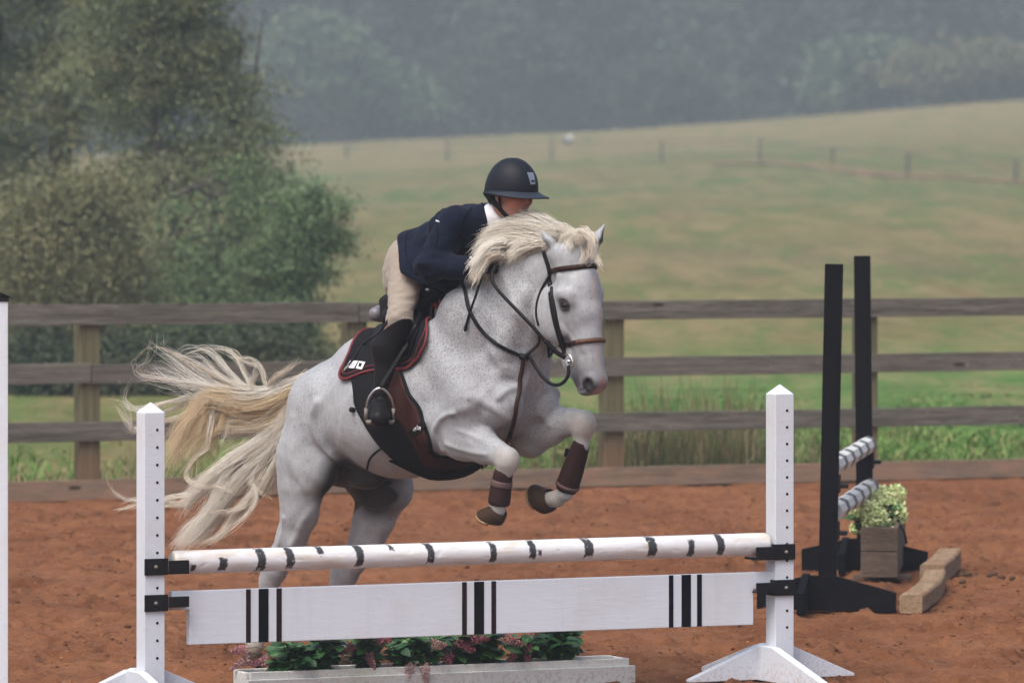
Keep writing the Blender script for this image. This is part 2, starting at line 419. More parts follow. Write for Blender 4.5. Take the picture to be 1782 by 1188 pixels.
for r_, (z0, jj) in enumerate(zip(zr, ((0, 2, 4, 6), (1, 3, 5), (0, 2, 4, 6), (1, 4, 6)))):
    cuts = [xs0]+[post_s[j] for j in jj if j > 0]+[xs1]
    for i in range(len(cuts)-1):
        a, c_ = cuts[i]+.004, cuts[i+1]-.004
        n = 26; random.seed(r_*31+i)
        h = .142+random.uniform(-.004, .006); dz = random.uniform(-.008, .008); tilt = random.uniform(-.012, .012)
        top = []; bot = []
        for k in range(n+1):
            x = a+(c_-a)*k/n; sag = -.006*math.sin(math.pi*k/n)
            top.append((x, z0+h+dz+tilt*(k/n-.5)+sag+.004*noise.noise((x*1.7, r_*5, 0)))); bot.append((x, z0+dz+tilt*(k/n-.5)+sag+.004*noise.noise((x*1.7, r_*5, 9))))
        b = MB(); b.prism(top+bot[::-1], -.035, -.003, 'y')
        o = b.build('rail', M['board'], fence, .003)

# ================================================================ grass and weeds behind the fence (uncountable)
def blades(name, base, h, lean, width, tone, mat):
    'bent three-segment blades; base (n,3), h (n), lean (n,2)'
    n = len(base); a = rng.uniform(0, 2*np.pi, n); side = np.stack([np.cos(a), np.sin(a), np.zeros(n)], -1)
    V = []
    for k, (tt, ww) in enumerate(((0, 1), (.45, .85), (.8, .5))):
        c0 = base+np.stack([lean[:, 0]*tt**2, lean[:, 1]*tt**2, h*tt], -1)
        V += [c0-side*(width*ww)[:, None], c0+side*(width*ww)[:, None]]
    V.append(base+np.stack([lean[:, 0], lean[:, 1], h*.97], -1))
    V = np.stack(V, 1).reshape(-1, 3); i0 = np.arange(n)[:, None]*7
    F = np.concatenate([i0+np.array([[0, 1, 3, 2]]), i0+np.array([[2, 3, 5, 4]]), i0+np.array([[4, 5, 6, 6]])])
    Ft = np.concatenate([np.concatenate([i0+np.array([[0, 1, 3]]), i0+np.array([[0, 3, 2]]), i0+np.array([[2, 3, 5]]), i0+np.array([[2, 5, 4]]), i0+np.array([[4, 5, 6]])])])
    return npmesh(name, V, Ft, mat, attrs={'tone': np.repeat(tone, 7)})
def blade_mat(name, stops):
    t = NT(name); c = t.ramp(t.attr('tone'), stops)
    return t.done(c, .8, .2)
m_grass = blade_mat('green_blades', [(0, (.045, .11, .016)), (.45, (.075, .170, .030)), (.8, (.14, .240, .06)), (1, (.32, .28, .13))])
n = 90000
X = rng.uniform(-9, 9, n); D = .25+rng.beta(1, 1.6, n)*26; Y = fence_Y(X)+D
keep = (np.abs(X/Y) < .15) & (rng.random(n) < np.clip(.2+.8*(X+3)/3, .2, 1))
X, Y = X[keep], Y[keep]; n = len(X)
clump = fbm(X*1.2, Y*1.2, oct=3, seed=41)
h = (.02+.30*np.clip(clump-.30, 0, 1))*rng.uniform(.4, 1.6, n)*np.clip(1-D[keep]/22, .15, 1)
base = np.stack([X, Y, hill_z(X, Y)-.02], -1)
lean = rng.normal(0, .10, (n, 2))
tone = np.clip(clump*1.1-.1+rng.normal(0, .16, n), 0, .96); tone = np.where(rng.random(n) < .05, 1.0, tone)
tag(blades('pasture_grass_blades', base, h, lean, rng.uniform(.006, .015, n), tone, m_grass), 'rough bright green grass growing in the pasture just behind the board fence', 'grass', kind='stuff')
# tall dead weeds: thick from right of the horse to the black uprights, thinner elsewhere
m_weed = blade_mat('dry_weeds', [(0, (.07, .12, .035)), (.35, (.14, .13, .06)), (.7, (.27, .19, .11)), (1, (.44, .35, .24))])
n = 3400
X = np.concatenate([rng.normal(1.35, .6, 1900), rng.uniform(-5, 5, 1500)]); Y = fence_Y(X)+.22+rng.exponential(1.0, n)
h = rng.uniform(.12, .85, n)*np.clip(.35+.65*np.exp(-((X-1.35)/.9)**2), .3, 1)*np.clip(fbm(X*3, Y*3, seed=4, oct=2)+.45, .4, 1.2)
base = np.stack([X, Y, hill_z(X, Y)-.02], -1)
tag(blades('dry_weeds', base, h, rng.normal(0, .09, (n, 2)), rng.uniform(.0022, .006, n), rng.beta(1.1, 1.9, n), m_weed), 'tall thin brown weeds standing behind the lower fence boards', 'weeds', kind='stuff')

# ================================================================ trees
def leaf_cards(C, size, flat=.25):
    'random little folded leaf quads round the centres C'
    n = len(C); d = rng.normal(size=(n, 3)); d /= np.linalg.norm(d, axis=1)[:, None]
    u = rng.normal(size=(n, 3)); u -= (u*d).sum(1)[:, None]*d; u /= np.linalg.norm(u, axis=1)[:, None]
    w = np.cross(d, u); s = (size*rng.uniform(.6, 1.35, n))[:, None]
    V = np.stack([C-d*s, C+u*s*.5+w*s*.12, C+d*s, C-u*s*.5+w*s*.12], 1).reshape(-1, 3)
    return V, np.arange(4*n).reshape(n, 4)
def leaf_mat(name, stops):
    t = NT(name); c = t.ramp(t.attr('tone'), stops)
    c = t.mix(t.ramp(t.noise(.7, 3, .6), [(.4, 0), (.6, .5)]), c, t.mix(.5, c, (.10, .075, .025)))
    m = t.done(c, .75, .25)
    return m
L_OLIVE = leaf_mat('olive_leaves', [(0, (.115, .150, .088)), (.5, (.180, .212, .112)), (.85, (.25, .24, .125)), (1, (.30, .25, .14))])
L_GREEN = leaf_mat('green_leaves', [(0, (.080, .130, .064)), (.5, (.120, .185, .084)), (1, (.17, .24, .105))])
L_RUSSET = leaf_mat('russet_leaves', [(0, (.115, .135, .072)), (.5, (.18, .178, .090)), (1, (.235, .20, .10))])
t = NT('bark'); g1 = t.noise(5, 6, .7, t.map((4, 4, .6)))
c = t.mix(g1, (.035, .030, .026), (.12, .105, .09)); t.bump(g1, .6, .02); M['bark'] = t.done(c, .9, .2)
def tree(name, base, lobes, nclump, per, leaf, mat, label, cat='tree', trunk_r=.12, trunk_top=None, group=None, spread=.22, seed=0, trunks=1, limbs=26):
    'lobes: (dx,dy,z,rx,ry,rz) about the base'
    global rng
    rng = np.random.default_rng(seed); rr = random.Random(seed)
    root = empty(name, base, 0, label, cat, group)
    vol = np.array([l[3]*l[4]*l[5] for l in lobes]); vol = vol/vol.sum()
    li = rng.choice(len(lobes), nclump, p=vol); Lb = np.array(lobes)[li]
    d = rng.normal(size=(nclump, 3)); d /= np.linalg.norm(d, axis=1)[:, None]
    r = rng.uniform(.25, 1.05, nclump)**.55
    CC = Lb[:, :3]+d*r[:, None]*Lb[:, 3:]
    CC = CC[(CC[:, 2] > .15)]
    m = len(CC); sz = spread*rng.uniform(.6, 1.5, m)
    k = rng.integers(int(per*.4), int(per*1.6), m); ci = np.repeat(np.arange(m), k)
    off = rng.normal(size=(len(ci), 3))*np.array([1, 1, .55])*sz[ci][:, None]
    C = CC[ci]+off
    V, Fc = leaf_cards(C, leaf)
    ct = np.clip(rng.beta(2, 2.6, m), 0, 1); tone = np.clip(ct[ci]+rng.normal(0, .09, len(ci)), 0, 1)
    npmesh('crown', V, Fc, mat, root, smooth=False, attrs={'tone': np.repeat(tone, 4)})
    b = MB(); tops = []
    ztop = trunk_top or max(l[2]+l[5]*.6 for l in lobes)
    for q in range(trunks):
        ox = rr.uniform(-.5, .5)*(trunks > 1)*1.6; tx = rr.uniform(-.4, .4)*ztop*.22
        P = [Vector((ox+tx*(i/7)**1.3+rr.uniform(-.05, .05), rr.uniform(-.06, .06), ztop*i/7-.2*(i == 0))) for i in range(8)]
        b.tube(P, [trunk_r*(1.15-.95*i/7) for i in range(8)], 8); tops.append(P)
    b.build('trunk', M['bark'], root)
    b = MB()
    for q in range(limbs):
        P = tops[q % trunks]; a = P[rr.randint(1, 6)].lerp(P[7], .1); e = Vector(CC[rr.randrange(m)])
        if e.z < a.z: e.z = a.z+.1
        mid = a.lerp(e, .5)+Vector((rr.uniform(-.1, .1), rr.uniform(-.1, .1), .12*(e-a).length))
        b.tube(catmull([a, mid, e], 4), [trunk_r*.38*(1-.9*i/8) for i in range(9)], 5)
    b.build('limbs', M['bark'], root)
    return root
def tb(px, Y):
    X = (px-CX)*Y/FPX; return Vector((X, Y, float(hill_z(X, Y))-.05))
def lob(px0, Y, lst):
    'lobes from pixel boxes (x0,x1,y0,y1,depth) seen at distance Y'
    B = tb(px0, Y); out = []
    for (x0, x1, y0, y1, dep) in lst:
        c = W((x0+x1)/2, (y0+y1)/2, Y)-B
        out.append((c.x, c.y+dep, c.z, (x1-x0)/2*Y/FPX, (x1-x0)/2*Y/FPX*.9, (y1-y0)/2*Y/FPX))
    return B, out
Tg = 'trees beyond the fence on the left'
B, l = lob(40, 74, [(-260, 110, -260, 60, 0), (-120, 190, -120, 180, .5), (-200, 90, 100, 330, 0), (20, 230, 60, 260, -.3), (-100, 150, 240, 460, 0), (100, 220, 150, 300, 0)])
tree('maple_tree', B, l, 800, 105, .027, L_OLIVE, 'tall olive and yellowing tree at the far left edge beyond the fence', group=Tg, seed=1, spread=.17, trunk_r=.14, trunks=2)
B, l = lob(300, 71, [(200, 370, -120, 70, 0), (280, 445, 70, 170, .2), (350, 470, 130, 250, 0), (330, 480, 200, 310, 0), (200, 390, 220, 370, .4), (320, 490, 270, 340, .1), (130, 310, -60, 150, 0), (210, 350, -200, 0, 0), (150, 330, 80, 240, .3), (230, 400, 0, 180, .2), (250, 400, -100, 40, 0), (430, 535, 268, 298, .1), (440, 512, 158, 182, 0), (370, 432, 40, 76, 0), (450, 528, 305, 330, .2), (440, 488, 96, 120, 0), (380, 440, -20, 10, 0), (425, 500, 225, 250, -.2)])
tree('maple_tree', B, l, 640, 105, .027, L_OLIVE, 'broad autumn tree with thin grey stems in the middle of the left grove', group=Tg, seed=2, spread=.17, trunk_top=4.2, trunk_r=.05, trunks=3)
B, l = lob(120, 63, [(10, 240, 290, 430, 0), (-30, 260, 380, 560, 0), (20, 200, 480, 690, 0)])
tree('small_tree', B, l, 420, 100, .026, L_RUSSET, 'low russet brown tree in front of the grove just above the fence', group=Tg, seed=3, trunk_r=.05, trunks=2)
B, l = lob(530, 64, [(475, 570, 352, 425, 0), (430, 555, 415, 505, 0), (410, 535, 480, 640, 0), (520, 560, 325, 360, 0), (545, 592, 375, 440, 0), (560, 614, 352, 374, 0), (565, 612, 412, 432, .1), (540, 596, 462, 484, 0), (500, 530, 318, 345, 0), (545, 572, 322, 346, .1)])
tree('small_tree', B, l, 380, 100, .025, L_GREEN, 'rounded green tree reaching out at the right end of the grove', group=Tg, seed=4, spread=.13, trunk_r=.06)
B, l = lob(330, 67, [(380, 510, 340, 430, 0), (220, 470, 430, 600, 0), (180, 480, 560, 720, 0), (400, 520, 285, 350, 0), (270, 350, 350, 440, 0)])
tree('small_tree', B, l, 480, 100, .026, L_GREEN, 'dark green spreading tree at the foot of the grove left of the rider', group=Tg, seed=5, trunk_r=.08, trunks=2)
B, l = lob(-60, 66, [(-200, 40, 330, 500, 0), (-220, 90, 480, 700, 0)])
tree('small_tree', B, l, 300, 90, .027, L_OLIVE, 'dull olive bushy tree behind the fence at the left edge', group=Tg, seed=6, trunk_r=.06)
B, l = lob(200, 60, [(-20, 140, 600, 730, 0), (100, 300, 590, 720, 0), (260, 420, 610, 720, .3), (380, 540, 590, 700, .2)])
tree('hedge', B, l, 420, 90, .035, leaf_mat('dark_undergrowth_leaves', [(0, (.022, .036, .022)), (.5, (.040, .062, .036)), (1, (.07, .095, .05))]), 'dark low undergrowth along the foot of the left grove', 'undergrowth', seed=7, trunk_r=.02, trunk_top=.5, limbs=10)

# far wood on the rise behind the hill
L_FAR = leaf_mat('far_leaves', [(0, (.016, .026, .020)), (.5, (.045, .062, .042)), (1, (.085, .105, .065))])
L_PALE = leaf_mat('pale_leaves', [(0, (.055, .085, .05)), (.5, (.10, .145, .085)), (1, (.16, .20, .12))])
L_GOLD = leaf_mat('golden_leaves', [(0, (.07, .075, .04)), (.5, (.12, .115, .06)), (1, (.18, .16, .08))])
def far_tree(px, Y, top, w, mat, label, seed, base_py=300, n=230):
    rr = random.Random(seed); B = tb(px, Y); H = W(px, top, Y).z-B.z; r = w/2*Y/FPX
    l = [(rr.uniform(-.3, .3)*r, rr.uniform(-.2, .2)*r, H*.62, r*.85, r*.8, H*.30)]
    for q in range(6):
        zz = rr.uniform(.3, .9); ww = (1-abs(zz-.5)*1.1)
        l.append((rr.uniform(-.75, .75)*r*ww, rr.uniform(-.5, .5)*r, H*zz, r*rr.uniform(.25, .45), r*.4, H*rr.uniform(.08, .15)))
    return tree('forest_tree', B, l, n, 42, .27, mat, label, group='misty trees behind the hill', seed=seed, trunk_r=.25, spread=.62, limbs=14)
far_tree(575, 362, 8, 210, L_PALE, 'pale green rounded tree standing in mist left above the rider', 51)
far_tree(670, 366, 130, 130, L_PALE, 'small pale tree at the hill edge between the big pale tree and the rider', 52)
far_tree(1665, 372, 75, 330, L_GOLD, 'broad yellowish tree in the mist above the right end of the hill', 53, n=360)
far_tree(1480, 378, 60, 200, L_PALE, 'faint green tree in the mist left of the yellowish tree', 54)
far_tree(1180, 384, 90, 190, L_FAR, 'dark misty tree above the middle of the hill crest', 55)
far_tree(860, 384, 30, 230, L_FAR, 'tall dark misty tree directly above the rider', 56)
# the wood itself: one mass
cs = []
rr = np.random.default_rng(77); rng = rr
for k in range(150):
    X = rr.uniform(-80, 82); Y = rr.uniform(395, 450); H = rr.uniform(14, 21)+ (Y-395)*.05; r = rr.uniform(2.6, 4.6)
    nn = 130; d = rr.normal(size=(nn, 3)); d /= np.linalg.norm(d, axis=1)[:, None]
    c_ = np.array([X, Y, H*.58+0])+d*np.array([r, r, H*.42])*(rr.uniform(.4, 1.02, nn)**.5)[:, None]
    ci = np.repeat(np.arange(nn), 20); cc = c_[ci]+rr.normal(size=(nn*20, 3))*.7
    cs.append((cc, np.clip(rr.beta(2, 2)*.6+rr.beta(2, 2, nn)[ci]*.4+rr.normal(0, .08, nn*20), 0, 1)))
C = np.concatenate([a for a, _ in cs]); T = np.concatenate([b_ for _, b_ in cs])
V, Fc = leaf_cards(C, .42)
o = npmesh('distant_wood', V, Fc, L_FAR, smooth=False, attrs={'tone': np.repeat(T, 4)})
tag(o, 'grey blue wood fading into the mist behind the hill', 'wood', kind='stuff')

# ================================================================ wire fence on the hill
t = NT('old_post'); M['old_post'] = t.done(t.mix(t.noise(8, 4, .6), (.035, .033, .03), (.10, .09, .08)), .9)
posts = [(603, 274, 24), (778, 279, 42), (960, 281, 38), (1152, 281, 38), (1323, 284, 44), (1449, 284, 28), (1580, 307, 44), (1768, 318, 42)]
wf = empty('wire_fence', on_hill(1323, 284), 0, 'thin grey wire fence on posts running across the distant pasture', 'fence')
wp = [on_hill(x, y) for x, y, h in posts]
inv = Vector(wf.location)
for (x, y, h), p in zip(posts, wp):
    b = MB(); hh = h*p.y/FPX; q = p-inv
    b.tube([q+Vector((0, 0, -.3)), q+Vector((0, 0, hh*.5)), q+Vector((.01, 0, hh))], [.055, .05, .045], 8); b.build('post', M['old_post'], wf)
for zf in (.35, .7, .95):
    b = MB()
    P = [p-inv+Vector((0, -.1, h*p.y/FPX*zf)) for (x, y, h), p in zip(posts, wp)]
    b.tube(P, .012, 4); b.build('wire', M['old_post'], wf)
# white feed tub / float lying by the wire fence
p = on_hill(988, 250)
wt = empty('water_tub', p, 0, 'small white and grey tub lying on the distant pasture by the wire fence', 'tub')
b = MB(); b.tube([(-.25, 0, .05), (-.24, 0, .12), (.16, 0, .17), (.26, 0, .17)], [.10, .16, .16, .13], 14); b.build('drum', simple_mat('tub_grey', (.12, .13, .14), .6), wt)
b = MB(); b.tube([(.0, 0, .22), (.02, 0, .30), (.22, 0, .30), (.28, 0, .26)], [.08, .13, .12, .06], 14); b.build('lid', simple_mat('tub_white', (.8, .82, .84), .5), wt)
rng = np.random.default_rng(21); random.seed(21)
# ================================================================ front jump
JA = W(262, 0, 25.35); JB = W(1357, 0, 26.7); JA.z = JB.z = 0
jd = (JB-JA).normalized(); jyaw = math.atan2(jd.y, jd.x); JL = (JB-JA).length
def js(px, off=0.0):
    'distance along the jump for a photo column; off = metres towards the camera'
    A = JA+Vector((jd.y, -jd.x, 0))*off
    k = (px-CX)/FPX; return (k*A.y-A.x)/(jd.x-k*jd.y)
def jz(px, py, off=0.0):
    s = js(px, off); p = JA+jd*s+Vector((jd.y, -jd.x, 0))*off
    return CAMH-(py-HY)*p.y/FPX

def pyramid_post(b, w, h, cap=.045):
    a = w/2; z1 = h-cap
    b.add([(-a, -a, -.02), (a, -a, -.02), (a, a, -.02), (-a, a, -.02), (-a, -a, z1), (a, -a, z1), (a, a, z1), (-a, a, z1), (0, 0, h)],
          [(0, 3, 2, 1), (0, 1, 5, 4), (1, 2, 6, 5), (2, 3, 7, 6), (3, 0, 4, 7), (4, 5, 8), (5, 6, 8), (6, 7, 8), (7, 4, 8)])
def foot_board(b, L0, L1, ztop, zend, y0, y1, flat, M_=None):
    b.prism([(L0, 0), (L1, 0), (L1, zend), (flat, ztop), (-flat, ztop), (L0, zend)], y0, y1, 'y', M_)
def make_standard(label, h, W_=.095):
    root = empty('jump_standard', (0, 0, 0), 0, label, 'jump standard', 'white uprights of jumps')
    b = MB(); pyramid_post(b, W_, h); b.build('post', M['white_paint'], root, .003)
    b = MB(); foot_board(b, -.44, .42, .165, .012, .0505, .088, .06); b.build('foot', M['white_paint'], root, .003)
    Mz = Matrix.Rotation(R(-90), 4, 'Z')
    b = MB(); foot_board(b, -.60, .60, .158, .02, -.092, -.0505, .09, Mz); b.build('foot', M['white_paint'], root, .003)
    z = h-.045-.075; first = None
    while z > .2:
        if first is None:
            b = MB(); b.tube([(.012, -.0490, 0), (.012, -.0470, 0)], .0062, 10); first = b.build('peg_hole', M['dark_hole'], root); o_ = first
        else:
            o_ = first.copy(); COL.objects.link(o_); o_.parent = root
        o_.location = (0, 0, z); z -= .0762
    return root
def cup(root, z, sgn, deep):
    'cup of a pole: plate round the post and a shallow tray towards the rail'
    b = MB()
    b.box(-.050 if sgn > 0 else -.056, .056 if sgn > 0 else .050, -.060, -.0485, z-.036, z+.036)
    b.box(sgn*.0485, sgn*.060, -.0600, .03, z-.036, z+.036)
    x0, x1 = sorted((sgn*.0605, sgn*.155))
    b.box(x0, x1, -.068, -.056, z-.034*deep, z+.026); b.box(x0, x1, -.0555, .055, z-.034*deep, z-.024*deep)
    o = b.build('jump_cup', M['black_plastic'], root, .003)
    b = MB(); b.tube([(0, -.068, z), (0, -.058, z)], .008, 8); b.build('pin', M['rubber_grey'], o)
zpL, zpR = jz(262, 986, .05), jz(1357, 960, .05)
zqL, zqR = jz(262, 1049, .05), jz(1357, 1022, .05)
st = make_standard('white wooden upright holding the left end of the striped pole', 1.325)
st.location = JA; st.rotation_euler = (0, 0, jyaw); cup(st, zpL, 1, 1); cup(st, zqL, 1, .6)
st2 = make_standard('white wooden upright holding the right end of the striped pole', 1.355)
st2.location = JB; st2.rotation_euler = (0, 0, jyaw); cup(st2, zpR, -1, 1); cup(st2, zqR, -1, .6)

# painted pole, black marks rubbed by hooves
pr = .0515; s0, s1 = js(300), js(1334)
zl, zr_ = jz(310, 978), jz(1330, 946)
ns, nc = 900, 56
S = np.linspace(s0, s1, ns); A = np.linspace(0, 2*np.pi, nc, endpoint=False)
SS, AA = np.meshgrid(S, A, indexing='ij')
rad = pr*(1+.010*(fbm(SS*6, np.cos(AA)*2+4, np.sin(AA)*2, oct=3, seed=5)-.5)*2)
dent = np.clip(fbm(SS*22, np.cos(AA)*3+4, np.sin(AA)*3+2, oct=3, seed=8)-.66, 0, 1); rad = rad-dent*.012
edge = np.clip(np.minimum(SS-s0, s1-SS)/.012, 0, 1); rad = rad*(.9+.1*np.sqrt(edge))
PV = np.stack([SS, -np.cos(AA)*rad, np.sin(AA)*rad], -1)   # A=0 faces the camera side
marks = [(380, 16, .3, -.9), (447, 17, .95, -.9), (497, 16, .95, -.8), (551, 13, .95, .25), (618, 15, .95, -.8), (675, 9, .95, .45), (741, 15, .95, -.8), (850, 13, .9, -.8), (918, 14, .95, -.6), (1016, 18, .95, -.65), (1126, 18, .95, -.7), (1194, 13, .55, -.9), (1245, 15, .95, -.8), (328, 10, -.2, -.8), (930, 8, .1, -.3)]
mask = np.zeros_like(SS); up = np.sin(AA); front = np.cos(AA) > -.25
nz = fbm(SS*60, AA*6+3, oct=3, seed=9)-.5
for mx, wpx, hi, lo in marks:
    c0 = js(mx); hw = wpx/2/385
    curve = .013*np.cos(AA)
    m_ = np.clip((hw-np.abs(SS-c0-curve+.010)+nz*.012)/.0035, 0, 1)*np.clip((up-lo+nz*.5)/.12, 0, 1)*np.clip((hi+.08-up+nz*.3)/.1, 0, 1)*front
    mask = np.maximum(mask, m_*np.clip(1.0-np.clip(nz-.27, 0, 1)*5, 0, 1))
stain = np.clip(fbm(SS*7+3, AA*1.5, oct=3, seed=14)-.60, 0, 1)*3+np.clip(1-np.minimum(SS-s0, s1-SS)/.08, 0, 1)*.6*fbm(SS*30, AA*3, oct=3, seed=3)
idx = np.arange(ns*nc).reshape(ns, nc)
Fq = np.stack([idx[:-1], np.roll(idx, -1, 1)[:-1], np.roll(idx, -1, 1)[1:], idx[1:]], -1).reshape(-1, 4)
t = NT('striped_pole_paint')
c = t.mix(t.ramp(t.noise(12, 5, .6), [(.35, 0), (.7, 1)]), (.70, .70, .72), (.78, .78, .80))
c = t.mix(t.math('MULTIPLY', t.attr('stain'), .7), c, (.50, .36, .20))
c = t.mix(t.ramp(t.noise(45, 4, .6), [(.68, 0), (.73, .7)]), c, (.52, .42, .33))
c = t.mix(t.attr('mark'), c, t.mix(t.noise(70, 3), (.015, .016, .018), (.06, .062, .068)))
t.bump(t.noise(50, 4, .6, t.map((.2, 1, 1))), .3, .004)
jp = empty('jump_pole', JA, jyaw, 'long round white pole with worn black marks across the front jump', 'pole')
zc = (zl+zr_)/2
PV[..., 2] += zl+(zr_-zl)*(SS-s0)/(s1-s0); PV[..., 1] += -.0
pole = npmesh('shaft', PV.reshape(-1, 3), Fq, t.done(c, .45), jp, attrs={'mark': mask.ravel(), 'stain': stain.ravel()})
end_m = simple_mat('pole_end', (.62, .60, .50), .7)
for s_, z_, d_ in ((s0, zl, -1), (s1, zr_, 1)):
    b = MB(); b.tube([(s_-d_*.002, 0, z_), (s_+d_*.002, 0, z_)], [pr*.91, pr*.86], 32); b.build('end_cap', end_m, jp)

# plank with notched ends and vertical stripes
pk = empty('jump_plank', JA, jyaw, 'white plank with three sets of black vertical stripes under the pole', 'plank')
a0, a1, a2, a3 = js(296), js(327), js(1308), js(1342)
def top_z(s): return jz(330, 1027)+(jz(1165, 999.5)-jz(330, 1027))*(s-js(330))/(js(1165)-js(330))
def bot_z(s): return jz(330, 1121)+(jz(1165, 1091)-jz(330, 1121))*(s-js(330))/(js(1165)-js(330))
nzl, nzr = jz(327, 1060), jz(1308, 1024)
poly = [(a0, nzl), (a0, top_z(a0)), (a3, top_z(a3)), (a3, nzr), (a2, nzr), (a2, bot_z(a2)), (a1, bot_z(a1)), (a1, nzl)]
b = MB(); b.prism(poly[::-1], -.018, .018, 'y'); b.build('board', M['white_paint'], pk, .003)
m_mar = simple_mat('maroon_black_paint', (.022, .010, .012), .5)
for k, (x0, x1) in enumerate(((428, 436), (450, 467), (481, 490), (804, 812), (825, 842), (855, 863), (1164, 1171.5), (1186, 1202), (1213, 1221))):
    u0, u1 = js(x0, .018), js(x1, .018)
    b = MB(); b.prism([(u0, bot_z(u0)+.001), (u1, bot_z(u1)+.001), (u1, top_z(u1)-.001), (u0, top_z(u0)-.001)], -.0202, -.0172, 'y')
    b.build('stripe', M['black_paint'] if k % 3 == 1 or k > 5 else m_mar, pk)

# tall upright at the left frame edge
p0 = W(-6, 0, 24.6); p0.z = 0
st3 = empty('jump_standard', p0, R(8), 'taller white upright with a black cap cut by the left frame edge', 'jump standard', 'white uprights of jumps')
htop = CAMH-(524-HY)*24.6/FPX
b = MB(); b.box(-.046, .046, -.046, .046, 0, htop); b.build('post', M['white_paint'], st3, .003)
b = MB(); b.box(-.056, .049, -.052, .052, htop, htop+.012); b.box(-.05, .046, -.046, .046, htop+.0125, htop+.026)
b.add([(-.03, -.05, htop+.045), (.053, -.05, htop+.013), (.053, .05, htop+.013), (-.03, .05, htop+.045), (-.03, -.05, htop+.055), (.055, -.05, htop+.022), (.055, .05, htop+.022), (-.03, .05, htop+.055)], [(0, 1, 2, 3), (4, 5, 6, 7), (0, 1, 5, 4), (1, 2, 6, 5), (2, 3, 7, 6), (3, 0, 4, 7)])
b.build('cap', M['black_plastic'], st3, .002)
b = MB(); foot_board(b, -.45, .45, .16, .04, .047, .085, .07); b.build('foot', M['white_paint'], st3, .003)

# ================================================================ planter under the jump
PA = Vector(((432-CX)*25.83/FPX, 25.83, 0)); PB = Vector(((1102-CX)*26.62/FPX, 26.62, 0))
pd = (PB-PA).normalized(); pyaw = math.atan2(pd.y, pd.x); PL = (PB-PA).length
pl = empty('planter', PA, pyaw, 'low weathered white wooden trough of flowers below the plank', 'planter')
def pz(py, Y): return CAMH-(py-HY)*Y/FPX
zt = (pz(1168, 25.83)+pz(1146, 26.62))/2
b = MB(); b.box(.012, PL-.02, -.0, .022, zt-.04, zt+.0)                      # front upper lip
b.build('upper_board', M['white_worn'], pl, .003)
b = MB(); b.box(-.01, PL, -.024, -.002, -.02, zt-.032); b.build('front_board', M['white_worn'], pl, .003)
b = MB(); b.box(.012, PL-.02, .18, .202, .0, zt); b.build('back_board', M['white_worn'], pl, .003)
for x in (.0, PL-.034):
    b = MB(); b.box(x, x+.024, .024, .178, .0, zt-.003); b.build('end_board', M['white_worn'], pl, .003)
b = MB(); b.box(.026, PL-.036, .024, .178, .0, zt-.035); b.build('soil', simple_mat('potting_soil', (.05, .03, .02), .95, 0, .5, 30, 1), pl)

def flat_leaf(V, F, T, p, d, n_, L, wd, tone, cup_=.15):
    'pointed leaf with a folded midrib: 2x5 quads'
    w = d.cross(n_); w.normalize(); n_ = w.cross(d)
    prof = [(0, .05), (.22, .75), (.48, 1), (.75, .68), (1, .02)]
    i0 = len(V)
    for tt, ww in prof:
        c0 = p+d*L*tt-n_*L*.22*tt*tt
        V += [c0-w*wd*ww+n_*wd*ww*cup_, c0, c0+w*wd*ww+n_*wd*ww*cup_]
    for k in range(4):
        a = i0+k*3; F += [(a, a+1, a+4, a+3), (a+1, a+2, a+5, a+4)]
    T += [tone]*15
t = NT('plant_leaf'); c = t.ramp(t.attr('tone'), [(0, (.010, .038, .010)), (.6, (.030, .105, .026)), (1, (.08, .19, .05))])
m_leaf = t.done(c, .42, .45, Transmission_Weight=0.0)
t = NT('plume'); c = t.ramp(t.attr('tone'), [(0, (.26, .055, .075)), (.5, (.45, .17, .23)), (1, (.56, .40, .36))]); m_plume = t.done(c, .8, .2)
m_stem = simple_mat('plant_stem', (.05, .075, .025), .6)
